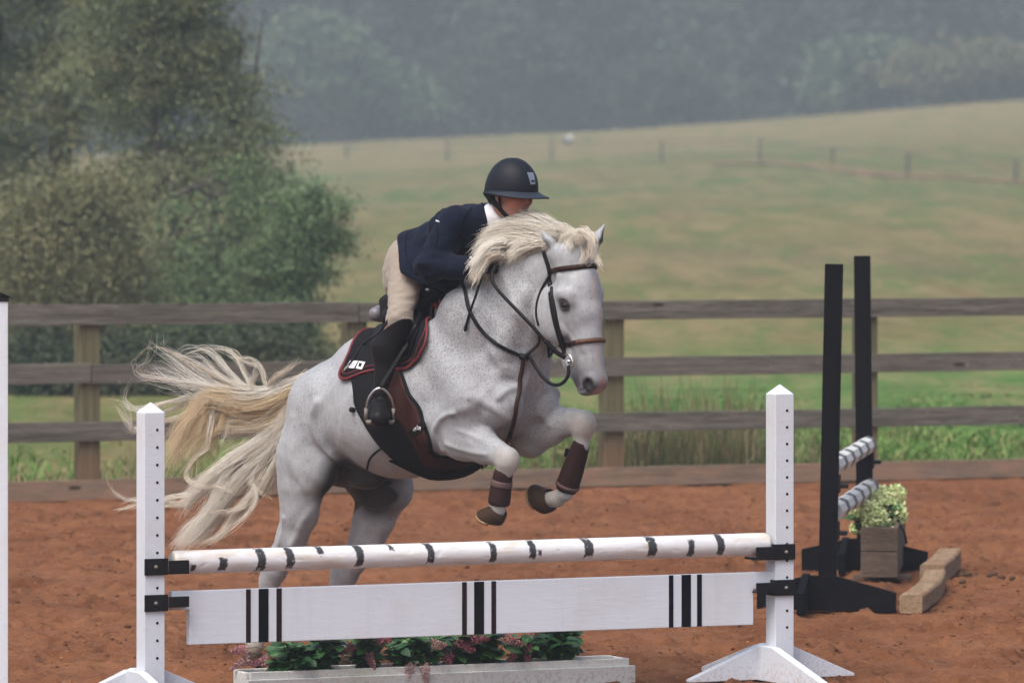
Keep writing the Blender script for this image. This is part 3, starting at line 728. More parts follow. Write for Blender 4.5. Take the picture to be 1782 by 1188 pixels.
def leafy_plant(loc, h, spread, nst, seed, label, plumes=0, pink=.3, dirs=None):
    rr = random.Random(seed); root = empty('astilbe', loc, 0, label, 'flowering plant', 'plants in the white trough')
    V, F, T = [], [], []; st_ = MB(); pv = MB(); PT = []
    for k in range(nst):
        a = rr.uniform(0, 6.28); e = Vector((math.cos(a)*spread*rr.uniform(.2, 1), math.sin(a)*.07, h*rr.uniform(.45, 1)))
        P = catmull([Vector((0, 0, 0)), e*.5+Vector((0, 0, .02)), e], 4); st_.tube(P, [.0028, .0025, .0024, .0022, .002, .002, .0018, .0015, .001], 5)
        for q in range(rr.randint(9, 14)):
            p = P[rr.randint(2, 8)]; a2 = rr.uniform(0, 6.28)
            d = Vector((math.cos(a2), math.sin(a2)*.8, rr.uniform(-.3, .5))).normalized(); n_ = Vector((rr.uniform(-.4, .4), rr.uniform(-.9, -.1), 1)).normalized()
            flat_leaf(V, F, T, p, d, n_, rr.uniform(.05, .095), rr.uniform(.017, .030), rr.betavariate(2, 2.2))
    npmesh('leaves', [tuple(v) for v in V], F, m_leaf, root, attrs={'tone': T})
    st_.build('stems', m_stem, root)
    for k in range(plumes):
        a = dirs[k] if dirs else (rr.uniform(-.1, .1), rr.uniform(-.12, -.02), h*rr.uniform(.3, .8), rr.uniform(-.4, .4), -.6)
        base = Vector(a[:3]); dr = Vector((a[3], -.25, a[4])).normalized(); Ls = rr.uniform(.07, .12)
        base0 = base-dr*.04
        s2 = MB(); s2.tube([Vector((0, 0, 0)), base0*.6+Vector((0, 0, .03)), base0, base], .0018, 5)
        Vp, Tp = [], []; tn = rr.uniform(pink, min(1, pink+.5))
        for q in range(420):
            tt = rr.random()**.8; wd = .026*(1-tt)**.7+.004
            a3 = rr.uniform(0, 6.28); off = dr.orthogonal().normalized(); off.rotate(Matrix.Rotation(a3, 3, dr).to_quaternion())
            Vp.append(base+dr*Ls*tt+off*wd*rr.random()**.6); Tp.append(min(1, max(0, tn+rr.gauss(0, .18))))
        C = np.array([tuple(v) for v in Vp]); V2, F2 = leaf_cards(C, .0055)
        fo = npmesh('flower_plume', V2, F2, m_plume, root, smooth=False, attrs={'tone': np.repeat(Tp, 4)})
        s2.build('flower_stalk', m_stem, fo)
    return root
rng = np.random.default_rng(5)
def pp(px, zoff=0): # spot in the trough under a photo column
    k = (px-CX)/FPX; A = PA+Vector((-pd.y, pd.x, 0))*.09; s = (k*A.y-A.x)/(pd.x-k*pd.y); q = A+pd*s; q.z = zt-.035; return q
LB = ['leafy green plant with small pale pink plumes at the left end of the white trough', 'dense dark leafy plant second from the left in the white trough',
      'green plant with a drooping mauve pink plume left of the trough middle', 'plant with pale pink plumes hanging over the trough edge at its middle',
      'sparse plant with reddish plumes right of the trough middle', 'thin stemmed plant with dark leaves right of the reddish plumes', 'plant with a dusty pink plume left of the last green clump', 'bushy bright green plant at the right end of the trough',
      'broad leaved plant between the two leftmost plants of the white trough', 'dark leaves filling the trough behind the pale hanging plumes']
for i, (px, h, sp, ns_, npl, pk_, dirs) in enumerate([
    (498, .17, .10, 9, 3, .35, [(-.17, -.02, .13, -1, -.15), (-.16, -.03, .09, -.9, -.5), (-.08, -.02, .08, -.8, -.2)]),
    (565, .20, .10, 10, 0, 0, None), (630, .19, .10, 9, 3, .25, [(.03, -.05, .10, .3, -.8), (.06, -.04, .15, .8, .1), (-.02, -.06, .14, -.5, -.3)]),
    (705, .18, .10, 9, 4, .6, [(.03, -.09, .06, -.2, -1), (.09, -.10, .05, .1, -1), (-.05, -.08, .03, -.9, -.4), (.12, -.05, .13, .8, .0)]),
    (785, .19, .07, 4, 3, .05, [(.02, -.04, .14, .6, -.3), (.0, -.06, .09, -.2, -.7), (.06, -.04, .14, .9, .1)]),
    (845, .20, .09, 9, 1, .2, [(.08, -.04, .15, .6, -.2)]), (915, .18, .07, 5, 3, .3, [(.0, -.06, .12, .1, -.9), (.02, -.05, .16, .5, .3), (-.03, -.06, .1, -.4, -.6)]),
    (975, .20, .12, 16, 0, 0, None), (532, .15, .08, 7, 0, 0, None), (735, .17, .08, 7, 0, 0, None)]):
    leafy_plant(pp(px), h, sp*1.25, int(ns_*1.35), 100+i, LB[i], npl, pk_, dirs)

# ================================================================ black jump at the right
KA = W(1439, 0, 31.05); KB = W(1506, 0, 34.25); KA.z = KB.z = 0
kd = (KB-KA).normalized(); kyaw = math.atan2(kd.y, kd.x)
def black_standard(label):
    root = empty('jump_standard', (0, 0, 0), 0, label, 'jump standard', 'black uprights of the right jump')
    b = MB(); b.box(-.047, .047, -.047, .047, .0, 1.84, Matrix.Shear('XZ', 4, (.0, .0)) if False else None); b.build('post', M['black_paint'], root, .003)
    b = MB(); b.prism([(-.37, 0), (.37, 0), (.37, .105), (.05, .185), (-.09, .185), (-.37, .125)], -.088, -.049, 'y'); b.build('foot', M['black_paint'], root, .003)
    b = MB(); b.prism([(-.50, 0), (.50, 0), (.50, .10), (.06, .186), (-.06, .186), (-.50, .12)], -.135, -.095, 'x'); b.build('foot', M['black_paint'], root, .003)
    return root
k1 = black_standard('near black upright with a black foot at the front of the right jump'); k1.location = KA; k1.rotation_euler = (R(.0), R(1.2), R(-6))
k2 = black_standard('far black upright standing slightly taller behind the near one'); k2.location = KB; k2.rotation_euler = (0, R(-.6), R(-6))
t = NT('banded_pole')
x_ = t.n('SeparateXYZ', {0: t.tc.outputs['Object']}).outputs[0]
m_w = paint_mat('chipped_white', (.66, .66, .62), (.4, .36, .3), .5, .6, (.25, .25, .24)); m_g = paint_mat('chipped_grey', (.10, .105, .12), (.3, .3, .3), .4, .6)
kn_ = Vector((kd.y, -kd.x, 0))
def striped_pole(z0, z1, dx, L0, L1, label):
    root = empty('jump_pole', KA+kn_*dx, kyaw, label, 'pole', 'short striped poles of the right jump')
    n = 5; r = .052
    for i in range(n):
        wide = .66
        f0 = i/n; f1 = (i+wide)/n
        for (g0, g1, m_, nm) in ((f0, f1, m_w, 'white_section'), (f1, (i+1)/n, m_g, 'grey_band')):
            a = L0+(L1-L0)*g0; c_ = L0+(L1-L0)*g1
            b = MB(); rr_ = r if m_ is m_w else r+.0008
            b.tube([(a, 0, z0+(z1-z0)*g0), (c_, 0, z0+(z1-z0)*g1)], rr_, 8, smooth=False); b.build(nm, m_, root, .002)
    return root
striped_pole(.755, .735, .02, .05, 3.16, 'upper short white and grey striped pole of the right jump')
striped_pole(.515, .485, .03, .05, 3.20, 'lower short white and grey striped pole above the green flowers')
for o_, zz in ((k1, .70), (k1, .45), (k2, .67), (k2, .41)):
    b = MB(); b.box(.0485, .10, -.05, .05, zz-.05, zz-.03); b.box(.0485, .058, -.055, .055, zz-.075, zz+.02); b.build('jump_cup', M['black_plastic'], o_, .002)

# wooden planter with pale green flowers
t = NT('old_planter_wood'); g1 = t.noise(3, 6, .7, t.map((1, 1, 9))); g2 = t.noise(20, 4, .7, t.map((1, 1, 5)))
c = t.mix(t.ramp(g1, [(.3, 0), (.7, 1)]), (.085, .06, .045), (.19, .145, .11)); c = t.mix(t.ramp(g2, [(.35, .5), (.5, 0)]), c, (.05, .035, .028)); t.bump(g1, .5, .006)
m_pw = t.done(c, .9, .2)
QA = W(1530, 0, 33.1); QA.z = 0
pb = empty('planter', QA, R(-5.5), 'tall brown wooden flower box behind the black upright', 'planter')
for z0, z1 in ((.03, .175), (.179, .315)):
    b = MB(); b.box(-.105, .105, 0, .025, z0, z1); b.build('end_board', m_pw, pb, .004)
    b = MB(); b.box(.080, .105, .027, 1.5, z0, z1); b.build('side_board', m_pw, pb, .004)
    b = MB(); b.box(-.105, -.080, .027, 1.5, z0, z1); b.build('side_board', m_pw, pb, .004)
b = MB(); b.box(-.08, .08, 1.48, 1.505, .03, .31); b.build('end_board', m_pw, pb, .004)
b = MB(); b.box(-.078, .078, .027, 1.478, .05, .27); b.build('soil', simple_mat('dark_soil', (.03, .02, .015), .95), pb)
for y_ in (.25, 1.1): b = MB(); b.box(-.16, .17, y_, y_+.1, -.01, .028); b.build('skid', m_pw, pb, .004)
b = MB(); b.tube([(.09, .45, .33), (.13, .40, .27), (.145, .38, .20)], .008, 6); b.build('hanging_strap', M['black_plastic'], pb)
t = NT('pale_green_petals'); c = t.ramp(t.attr('tone'), [(0, (.24, .36, .10)), (.4, (.58, .68, .30)), (1, (.82, .86, .52))]); m_hyd = t.done(c, .7, .3)
rng = np.random.default_rng(9)
def hydrangea(loc, label, seed, r, nh):
    rr = np.random.default_rng(seed); root = empty('hydrangea', loc, 0, label, 'flowering plant', 'pale green flowers in the wooden box')
    for k in range(nh):
        c0 = np.array([rr.uniform(-1, 1)*r*.9, rr.uniform(-.5, .5)*r, r*rr.uniform(.2, 1.25)])
        d = rr.normal(size=(260, 3)); d /= np.linalg.norm(d, axis=1)[:, None]; q = r*rr.uniform(.38, .52)
        C = c0+d*q*rr.uniform(.7, 1.08, 260)[:, None]
        V2, F2 = leaf_cards(C, .013)
        npmesh('flower_head', V2, F2, m_hyd, root, smooth=False, attrs={'tone': np.repeat(np.clip(rr.beta(2.6, 1.5, 260)*.95+rr.uniform(-.1, .1), 0, 1), 4)})
    V, F, T = [], [], []; r2 = random.Random(seed)
    for q in range(36):
        a2 = r2.uniform(0, 6.28); d = Vector((math.cos(a2), math.sin(a2), r2.uniform(-.2, .6))).normalized()
        flat_leaf(V, F, T, Vector((r2.uniform(-1, 1)*r*.5, r2.uniform(-.5, .5)*r*.5, r*r2.uniform(0, .7))), d, Vector((0, -.5, 1)).normalized(), r*.75, r*.3, r2.random())
    npmesh('leaves', [tuple(v) for v in V], F, m_leaf, root, attrs={'tone': T})
def qloc(x, y, z): return pb.matrix_basis @ Vector((x, y, z)) if False else Matrix.Translation(QA) @ Matrix.Rotation(R(-5.5), 4, 'Z') @ Vector((x, y, z))
hydrangea(qloc(-.07, .12, .29), 'front clump of pale green hydrangea flowers in the brown box', 1, .115, 13)
hydrangea(qloc(-.03, .50, .32), 'largest pale green hydrangea clump behind the front one', 2, .135, 14)
hydrangea(qloc(-.02, 1.0, .32), 'rearmost pale green hydrangea clump in the brown box', 3, .11, 10)
hydrangea(qloc(-.12, .42, .25), 'small pale green sprig hanging out left of the brown box', 4, .05, 3)

# landscape timbers as ground line
t = NT('sawn_timber'); g1 = t.noise(3, 6, .7, t.map((6, .6, 6))); g2 = t.noise(16, 5, .7, t.map((6, 1, 6)))
c = t.mix(t.ramp(g1, [(.3, 0), (.7, 1)]), (.22, .145, .085), (.42, .30, .19)); c = t.mix(t.ramp(g2, [(.36, .7), (.5, 0)]), c, (.12, .07, .045)); c = t.mix(t.ramp(t.noise(5, 4, .6), [(.5, 0), (.7, .6)]), c, (.28, .115, .06)); t.bump(t.math('ADD', g1, g2), .7, .01)
m_tim = t.done(c, .9, .2)
def timber(px0, py0, px1, py1, label, w=.062, h=.105, bend=.03, seed=0):
    A = W(px0, py0, GY(py0)); B_ = W(px1, py1, GY(py1)); root = empty('timber', A, math.atan2((B_-A).y, (B_-A).x)-math.pi/2, label, 'timber', 'sawn timbers on the ground at the right jump')
    Lt = (B_-A).length; n = 18; vs = []
    for i in range(n+1):
        s = i/n; cx = bend*math.sin(s*math.pi)+.006*noise.noise((s*5, seed, 0))
        ch = .012; j = .004*noise.noise((s*9, seed, 4))
        ring = [(-w, ch), (-w+ch, 0), (w-ch, 0), (w, ch), (w+j, h-ch), (w-ch+j, h+j), (-w+ch, h+j), (-w, h-ch)]
        vs += [(cx+a, s*Lt, c_-.012) for a, c_ in ring]
    fs = [(i*8+k, i*8+(k+1) % 8, (i+1)*8+(k+1) % 8, (i+1)*8+k) for i in range(n) for k in range(8)]+[tuple(range(8)), tuple(n*8+k for k in range(8))]
    b = MB(); b.add(vs, fs); b.build('beam', m_tim, root, .004)
    return root
timber(1585, 1064, 1627, 1018, 'near squared tan timber on the clay beside the black foot', bend=.03, seed=1)
timber(1622, 1014, 1652, 985, 'far squared tan timber lying behind the near one', w=.07, h=.12, bend=.01, seed=3)
# droppings and clods right of the timbers
rr = random.Random(4)
cl = empty('clod_heap', W(1690, 1003, GY(1003)), 0, 'scattered dark clods on the clay right of the timbers', 'clods')
m_clod = simple_mat('dark_clod', (.075, .042, .022), .95, 0, .5, 20, 1)
b = MB()
for k in range(22):
    x = rr.gauss(0, .13); y = rr.gauss(0, .25); r_ = rr.uniform(.006, .022)
    P = [Vector((x+rr.uniform(-.3, .3)*r_, y, -.2*r_)), Vector((x, y, r_*.3)), Vector((x+rr.uniform(-.3, .3)*r_, y, r_*1.1))]
    b.tube(P, [r_*.8, r_*1.15, r_*.4], 7)
b.build('clods', m_clod, cl)
cl['kind'] = 'stuff'
# ================================================================ implicit surfaces (smoothly joined muscles)
class Field:
    def __init__(s, lo, hi, vox):
        s.lo = np.array(lo, dtype=np.float32); s.v = vox
        s.n = np.ceil((np.array(hi)-np.array(lo))/vox).astype(int)+1
        s.a = np.full(s.n, 0.3, dtype=np.float32)
    def win(s, lo, hi, pad):
        i0 = np.clip(np.floor((np.array(lo)-pad-s.lo)/s.v).astype(int), 0, s.n-1); i1 = np.clip(np.ceil((np.array(hi)+pad-s.lo)/s.v).astype(int)+1, 1, s.n)
        g = [np.arange(i0[k], i1[k], dtype=np.float32)*s.v+s.lo[k] for k in range(3)]
        X, Y, Z = np.meshgrid(*g, indexing='ij', sparse=True)
        return tuple(slice(i0[k], i1[k]) for k in range(3)), X, Y, Z
    def comb(s, sl, d, k, sub=False):
        a = s.a[sl]
        if sub:
            d = -d; h = np.maximum(k-np.abs(a-d), 0)/k; s.a[sl] = np.maximum(a, d)+h*h*k*.25
        else:
            h = np.maximum(k-np.abs(a-d), 0)/k; s.a[sl] = np.minimum(a, d)-h*h*k*.25
    def cone(s, p, q, r0, r1, k=.03, sn=1.0, sub=False, nax=None, nz=1.0):
        'tapered limb; sn squashes it along the sideways (second) axis about its own line'
        p = np.array(p, dtype=np.float32); q = np.array(q, dtype=np.float32); rm = max(r0, r1)
        sl, X, Y, Z = s.win(np.minimum(p, q)-rm, np.maximum(p, q)+rm, k+.012)
        b = q-p; bb = float(b @ b)+1e-9
        t = np.clip(((X-p[0])*b[0]+(Y-p[1])*b[1]+(Z-p[2])*b[2])/bb, 0, 1)
        dx = X-p[0]-t*b[0]; dy = (Y-p[1]-t*b[1])/sn; dz = Z-p[2]-t*b[2]
        if nz != 1.0: dz = dz/nz
        d = np.sqrt(dx*dx+dy*dy+dz*dz)
        r = r0+(r1-r0)*t
        s.comb(sl, (d-r)*min(1, (sn+1)/2), k, sub)
    def chain(s, pts, k=.03, sn=1.0):
        for (p, r), (q, r2) in zip(pts[:-1], pts[1:]): s.cone(p, q, r, r2, k, sn)
    def ell(s, c, rad, rot=None, k=.03, sub=False):
        c = np.array(c, dtype=np.float32); rad = np.array(rad, dtype=np.float32); rm = float(rad.max())
        sl, X, Y, Z = s.win(c-rm, c+rm, k+.012)
        P = [X-c[0], Y-c[1], Z-c[2]]
        if rot is not None:
            Rm = np.array(rot.to_matrix() if hasattr(rot, 'to_matrix') else rot).T
            P = [Rm[i, 0]*P[0]+Rm[i, 1]*P[1]+Rm[i, 2]*P[2] for i in range(3)]
        k0 = np.sqrt(sum((P[i]/rad[i])**2 for i in range(3))); k1 = np.sqrt(sum((P[i]/rad[i]**2)**2 for i in range(3)))+1e-6
        s.comb(sl, k0*(k0-1)/k1, k, sub)
    def mesh(s, smooth=2):
        a = s.a; ins = a < 0
        nx, ny, nz = a.shape
        cnt = np.zeros((nx-1, ny-1, nz-1), dtype=np.int8)
        for i in (0, 1):
            for j in (0, 1):
                for k in (0, 1): cnt += ins[i:nx-1+i, j:ny-1+j, k:nz-1+k]
        act = np.argwhere((cnt > 0) & (cnt < 8)); N = len(act)
        del cnt
        idm = np.full((nx-1, ny-1, nz-1), -1, dtype=np.int32); idm[act[:, 0], act[:, 1], act[:, 2]] = np.arange(N)
        acc = np.zeros((N, 3)); w = np.zeros(N)
        cor = {(i, j, k): a[act[:, 0]+i, act[:, 1]+j, act[:, 2]+k] for i in (0, 1) for j in (0, 1) for k in (0, 1)}
        for ax in range(3):
            for u in (0, 1):
                for v in (0, 1):
                    c0 = [u, v]; c0.insert(ax, 0); c1 = [u, v]; c1.insert(ax, 1)
                    f0, f1 = cor[tuple(c0)], cor[tuple(c1)]; m = (f0 < 0) != (f1 < 0)
                    t = np.where(m, f0/(f0-f1+1e-12), 0); p = np.zeros((N, 3)); p += c0; p[:, ax] += t
                    acc[m] += p[m]; w[m] += 1
        V = (act+acc/np.maximum(w, 1)[:, None])*s.v+s.lo
        Q = []
        for ax in range(3):
            sh = [slice(None)]*3; s0 = list(sh); s1 = list(sh); s0[ax] = slice(0, -1); s1[ax] = slice(1, None)
            A, B = ins[tuple(s0)], ins[tuple(s1)]; e = np.argwhere(A != B); flip = A[e[:, 0], e[:, 1], e[:, 2]]
            o1, o2 = [x for x in range(3) if x != ax]
            ok = (e[:, o1] > 0) & (e[:, o2] > 0) & (e[:, o1] < idm.shape[o1]) & (e[:, o2] < idm.shape[o2]); e = e[ok]; flip = flip[ok]
            def g(d1, d2):
                c = e.copy(); c[:, o1] -= d1; c[:, o2] -= d2; return idm[c[:, 0], c[:, 1], c[:, 2]]
            q = np.stack([g(0, 0), g(1, 0), g(1, 1), g(0, 1)], -1)
            if ax == 1: flip = ~flip
            q[~flip] = q[~flip][:, ::-1]; Q.append(q)
        Q = np.concatenate(Q); Q = Q[(Q >= 0).all(1)][:, ::-1]
        for _ in range(smooth):
            S = np.zeros_like(V); c = np.zeros(len(V))
            for i in range(4):
                np.add.at(S, Q[:, i], V[Q[:, (i+1) % 4]]); np.add.at(S, Q[:, i], V[Q[:, (i-1) % 4]]); np.add.at(c, Q[:, i], 2)
            V = V*.45+.55*S/np.maximum(c, 1)[:, None]
        return V, Q

# ================================================================ horse frame: s forward, n to its right side, z up
HEAD = R(46); HO = Vector(((700-CX)*27.0/FPX, 27.0, 0))
SD = Vector((math.cos(HEAD), -math.sin(HEAD), 0)); ND = Vector((-math.sin(HEAD), -math.cos(HEAD), 0))
def hp(px, py, n=0.0):
    A = HO+ND*n; k = (px-CX)/FPX; s = (k*A.y-A.x)/(SD.x-k*SD.y); Y = A.y+SD.y*s
    return (s, n, CAMH-(py-HY)*Y/FPX)
def h2w(p): return HO+SD*p[0]+ND*p[1]+Vector((0, 0, p[2]))
def w2h(p): d = Vector(p)-HO; return (d.dot(SD), d.dot(ND), p[2])
HM = np.array([list(SD), list(ND), [0, 0, 1]])
def H2W(V): return V @ HM      # relative to HO

f = Field((-1.15, -.42, -.02), (1.45, .42, 2.15), .0068)
# trunk
f.chain([(hp(592, 722), .205), (hp(628, 716), .250), (hp(692, 708), .290), (hp(768, 692), .305), (hp(822, 668), .27)], .05, .98)
f.ell(hp(700, 735), (.34, .285, .255), k=.05); f.ell(hp(775, 722), (.27, .26, .285), k=.06)
# croup, loins, dock
f.cone(hp(558, 672), hp(640, 622), .062, .08, .10, 1.3)
f.cone(hp(640, 622), hp(745, 560), .07, .06, .12, 1.2)
f.cone(hp(745, 560), hp(800, 530), .06, .085, .12, .9)      # withers
f.cone(hp(556, 676), hp(524, 680), .050, .036, .05)           # dock
for sgn in (1, -1):
    f.ell(hp(592, 692, 0.0)[:1]+(.11*sgn, hp(592, 692)[2]), (.17, .14, .13), k=.08)   # croup muscle
    f.ell((hp(610, 650)[0], .175*sgn, hp(610, 672)[2]), (.06, .05, .06), k=.08)       # point of hip
# chest
f.ell(hp(868, 676), (.20, .22, .23), k=.06)
f.ell(hp(880, 640), (.19, .18, .17), k=.06)
for sgn in (1, -1):
    f.ell((hp(890, 690)[0], .115*sgn, hp(890, 700)[2]), (.16, .105, .115), k=.03)  # breast muscle
    f.cone((hp(800, 600)[0], .16*sgn, hp(800, 590)[2]), (hp(868, 690)[0], .19*sgn, hp(868, 690)[2]), .09, .085, .05)  # shoulder blade
    f.cone((hp(868, 690)[0], .19*sgn, hp(868, 695)[2]), (hp(815, 740)[0], .185*sgn, hp(815, 745)[2]), .085, .095, .05)  # upper arm
# neck
f.chain([(hp(838, 610), .27), (hp(872, 560), .275), (hp(893, 515), .215), (hp(925, 478), .165), (hp(962, 455), .125)], .05, .56)
f.cone(hp(800, 545), hp(838, 485), .11, .10, .07, .6)
f.chain([(hp(838, 490), .085), (hp(872, 452), .085), (hp(915, 425), .08), (hp(965, 420), .07)], .05, .6)  # crest
for sgn in (1, -1):
    f.cone((hp(905, 600)[0], .115*sgn, hp(905, 610)[2]), (hp(935, 510)[0], .075*sgn, hp(935, 510)[2]), .06, .045, .04)
    f.ell((hp(850, 560)[0], .15*sgn, hp(850, 560)[2]), (.17, .07, .16), k=.05)
# head
HS = .60
f.chain([(hp(996, 452), .088), (hp(1008, 500), .093), (hp(1014, 545), .085), (hp(1022, 600), .064), (hp(1030, 650), .056)], .025, .97)
f.ell(hp(1000, 448), (.085, .078, .07), k=.03); f.ell(hp(1004, 512), (.088, .100, .085), k=.04)
for sgn in (1, -1):
    f.ell((hp(1014, 511)[0], .100*sgn, hp(1014, 511)[2]), (.030, .020, .022), k=.03)
    f.ell((hp(983, 545)[0], .060*sgn, hp(983, 545)[2]), (.128, .042, .125), k=.03)     # cheek
    f.ell((hp(1010, 516)[0], .088*sgn, hp(1008, 519)[2]), (.046, .024, .019), Matrix.Rotation(.45, 3, 'Y'), k=.035)   # brow
    f.cone((hp(1010, 555)[0], .070*sgn, hp(1010, 548)[2]), (hp(1018, 605)[0], .045*sgn, hp(1018, 600)[2]), .014, .010, .02)   # facial crest
    f.ell((hp(1035, 668)[0], .036*sgn, hp(1035, 665)[2]), (.040, .022, .034), k=.02)  # nostril wing
f.chain([(hp(981, 575), .070), (hp(1000, 630), .052), (hp(1014, 664), .040)], .03, .72)
f.ell(hp(1036, 662), (.050, .050, .046), k=.03)
f.ell(hp(1034, 680), (.034, .038, .018), k=.018)
f.ell(hp(1020, 680), (.036, .034, .020), k=.020)
f.cone(hp(1024, 480), hp(1033, 640), .030, .030, .03, 1.2)    # front of the face
# ears
def ear(base, tip, n0, n1, hollow):
    a, b_ = hp(*base, n0), hp(*tip, n1); a = np.array(a); b_ = np.array(b_); m = a*.55+b_*.45
    f.cone(a, m, .033, .031, .02, .75); f.cone(m, b_, .031, .005, .012, .7)
    h = np.array(hollow); f.cone(a*.8+b_*.2+h*.028, a*.1+b_*.9+h*.018, .021, .005, .006, .8, sub=True)
ear((966, 444), (941, 400), .055, .095, (-.45, .85, .1)); ear((1030, 436), (1053, 389), -.055, -.085, (.9, -.2, 0))
EARS = [(hp(955, 425, .085), .05), (hp(1042, 415, -.075), .05)]
# eyes: sockets
for sgn in (1, -1):
    f.ell((hp(1010, 530)[0], .117*sgn, hp(1010, 530)[2]), (.028, .017, .019), k=.018, sub=True); f.ell((hp(1003, 495)[0], .110*sgn, hp(1003, 492)[2]), (.035, .016, .022), k=.03, sub=True)
    f.ell((hp(1036, 668)[0]+.012, .058*sgn, hp(1036, 669)[2]), (.022, .020, .029), Matrix.Rotation(-.35, 3, 'Y'), k=.008, sub=True)
f.cone((hp(1030, 679)[0], -.06, hp(1030, 680)[2]), (hp(1030, 679)[0], .06, hp(1030, 680)[2]), .005, .005, .006, sub=True) if False else None
# mouth line
f.ell((hp(1028, 682)[0]-.01, 0, hp(1024, 677)[2]), (.040, .07, .0028), Matrix.Rotation(-.25, 3, 'Y'), k=.006, sub=True)
# forelegs
NF, FF = .17, -.17
def leg(pts, k=.03, sn=1.0): f.chain([(hp(x, y, n), r) for x, y, n, r in pts], k, sn)
leg([(812, 735, .165, .115), (808, 762, NF, .100), (842, 776, NF, .074), (862, 786, NF, .060)], .035, .85)
f.ell(hp(790, 772, .16), (.10, .055, .06), Matrix.Rotation(.2, 3, 'Y'), k=.03)
leg([(866, 788, NF, .060), (880, 800, NF, .060)], .02, .8)
f.ell(hp(884, 800, NF), (.052, .052, .060), k=.02)
leg([(882, 806, NF, .046), (876, 826, NF, .036), (871, 850, NF, .032), (867, 874, NF, .036), (865, 884, NF, .040)], .02, .85)
leg([(865, 884, NF, .039), (864, 892, NF, .038)], .02)
leg([(922, 735, -.15, .115), (922, 758, FF, .095), (958, 742, FF, .080), (992, 733, FF, .064)], .035, .85)
f.ell(hp(918, 765, FF), (.07, .05, .075), k=.03)
leg([(998, 733, FF, .060), (1014, 735, FF, .060)], .02, .8)
f.ell(hp(1017, 740, FF), (.055, .052, .066), k=.02)
leg([(1014, 750, FF, .048), (1012, 774, FF, .036), (1000, 810, FF, .032), (988, 845, FF, .036), (984, 856, FF, .040)], .02, .85)
leg([(984, 856, FF, .038), (968, 868, FF, .036), (957, 870, FF, .042)], .02)
# hind legs
NH, FH = .165, -.165
leg([(556, 735, .13, .175), (532, 795, .155, .145), (524, 850, NH, .110), (520, 890, NH, .084), (506, 935, NH, .066), (490, 965, NH, .058)], .05, .8)
f.ell(hp(560, 818, NH), (.075, .07, .10), k=.06)
leg([(490, 965, NH, .056), (478, 990, NH, .060), (470, 1010, NH, .050), (463, 1040, NH, .040), (450, 1095, NH, .036), (444, 1120, NH, .045), (440, 1136, NH, .038)], .025, .8)
f.ell(hp(472, 978, NH), (.035, .035, .05), k=.03)
leg([(606, 745, -.12, .165), (645, 815, -.15, .150), (668, 850, FH, .125), (654, 895, FH, .098), (640, 935, FH, .078), (618, 970, FH, .062)], .05, .8)
f.ell(hp(690, 850, FH), (.08, .07, .09), k=.05)
leg([(618, 970, FH, .060), (600, 996, FH, .062), (592, 1020, FH, .050), (588, 1050, FH, .040), (586, 1100, FH, .036), (588, 1128, FH, .045), (592, 1144, FH, .038)], .025, .8)
f.ell(hp(590, 985, FH), (.035, .035, .05), k=.03)
# sheath
f.ell(hp(632, 822, 0), (.13, .075, .075), Matrix.Rotation(.15, 3, 'Y'), k=.05)
f.ell(hp(598, 812, 0), (.09, .12, .09), k=.05)
# fine relief on the coat: veins and tendon lines
V, Q = f.mesh(2)
def vnorm(V, Q):
    n = np.cross(V[Q[:, 2]]-V[Q[:, 0]], V[Q[:, 3]]-V[Q[:, 1]]); N = np.zeros_like(V)
    for i in range(4): np.add.at(N, Q[:, i], n)
    return N/(np.linalg.norm(N, axis=1)[:, None]+1e-9)
def furrow(pts, n, amp, w, nmin=.02, far=True):
    'muscle edge drawn on the side of the horse, on both sides unless far is False'
    global disp
    P = catmull([Vector(hp(x, y, n)) for x, y in pts], 4); best = np.full(len(V), 9.0)
    for a, b_ in zip(P[:-1], P[1:]):
        ax, az, bx, bz = a.x, a.z, b_.x-a.x, b_.z-a.z; t_ = np.clip(((V[:, 0]-ax)*bx+(V[:, 2]-az)*bz)/(bx*bx+bz*bz+1e-9), 0, 1)
        best = np.minimum(best, np.hypot(V[:, 0]-ax-t_*bx, V[:, 2]-az-t_*bz))
    side = np.abs(V[:, 1]) if far else V[:, 1]*(1 if n > 0 else -1)
    disp -= amp*np.exp(-(best/w)**2)*np.clip((side-nmin)/.03, 0, 1)
disp = np.zeros(len(V))
furrow([(818, 520), (848, 590), (872, 650)], .17, .009, .022, .06)
furrow([(752, 590), (738, 660), (744, 730), (756, 778)], .22, .012, .024, .10)
furrow([(806, 716), (784, 728), (770, 752), (773, 782)], .22, .014, .013, .12, False)
furrow([(792, 772), (822, 784), (852, 790)], .2, .007, .012, .12, False)
furrow([(812, 748), (845, 765)], .2, .005, .012, .12, False)
furrow([(846, 690), (872, 712), (884, 742)], .16, .012, .022, .05)
furrow([(858, 640), (840, 700), (812, 716)], .2, .008, .022, .1)
furrow([(930, 604), (906, 650), (893, 690)], .10, .016, .016, .02)
furrow([(870, 470), (896, 530), (912, 580)], .12, .008, .024, .03)
furrow([(838, 520), (868, 570), (884, 640)], .14, .007, .026, .03)
furrow([(562, 700), (556, 735), (562, 775), (574, 812)], .22, .022, .022, .08)
furrow([(600, 660), (580, 690), (564, 712)], .2, .008, .026, .08)
furrow([(512, 730), (512, 790), (526, 850)], .25, .009, .028, .10)
furrow([(548, 868), (530, 905), (508, 950)], .2, .010, .014, .08)
furrow([(505, 900), (494, 940), (476, 975)], .2, .008, .010, .08)
furrow([(676, 862), (660, 905), (634, 950)], -.16, .010, .014, .08, False)
furrow([(938, 590), (955, 600), (972, 596)], .06, .010, .012, .02)
furrow([(984, 560), (1000, 590), (1008, 618)], .07, -.003, .012, .02)
furrow([(972, 480), (978, 505)], .09, .010, .020, .03)
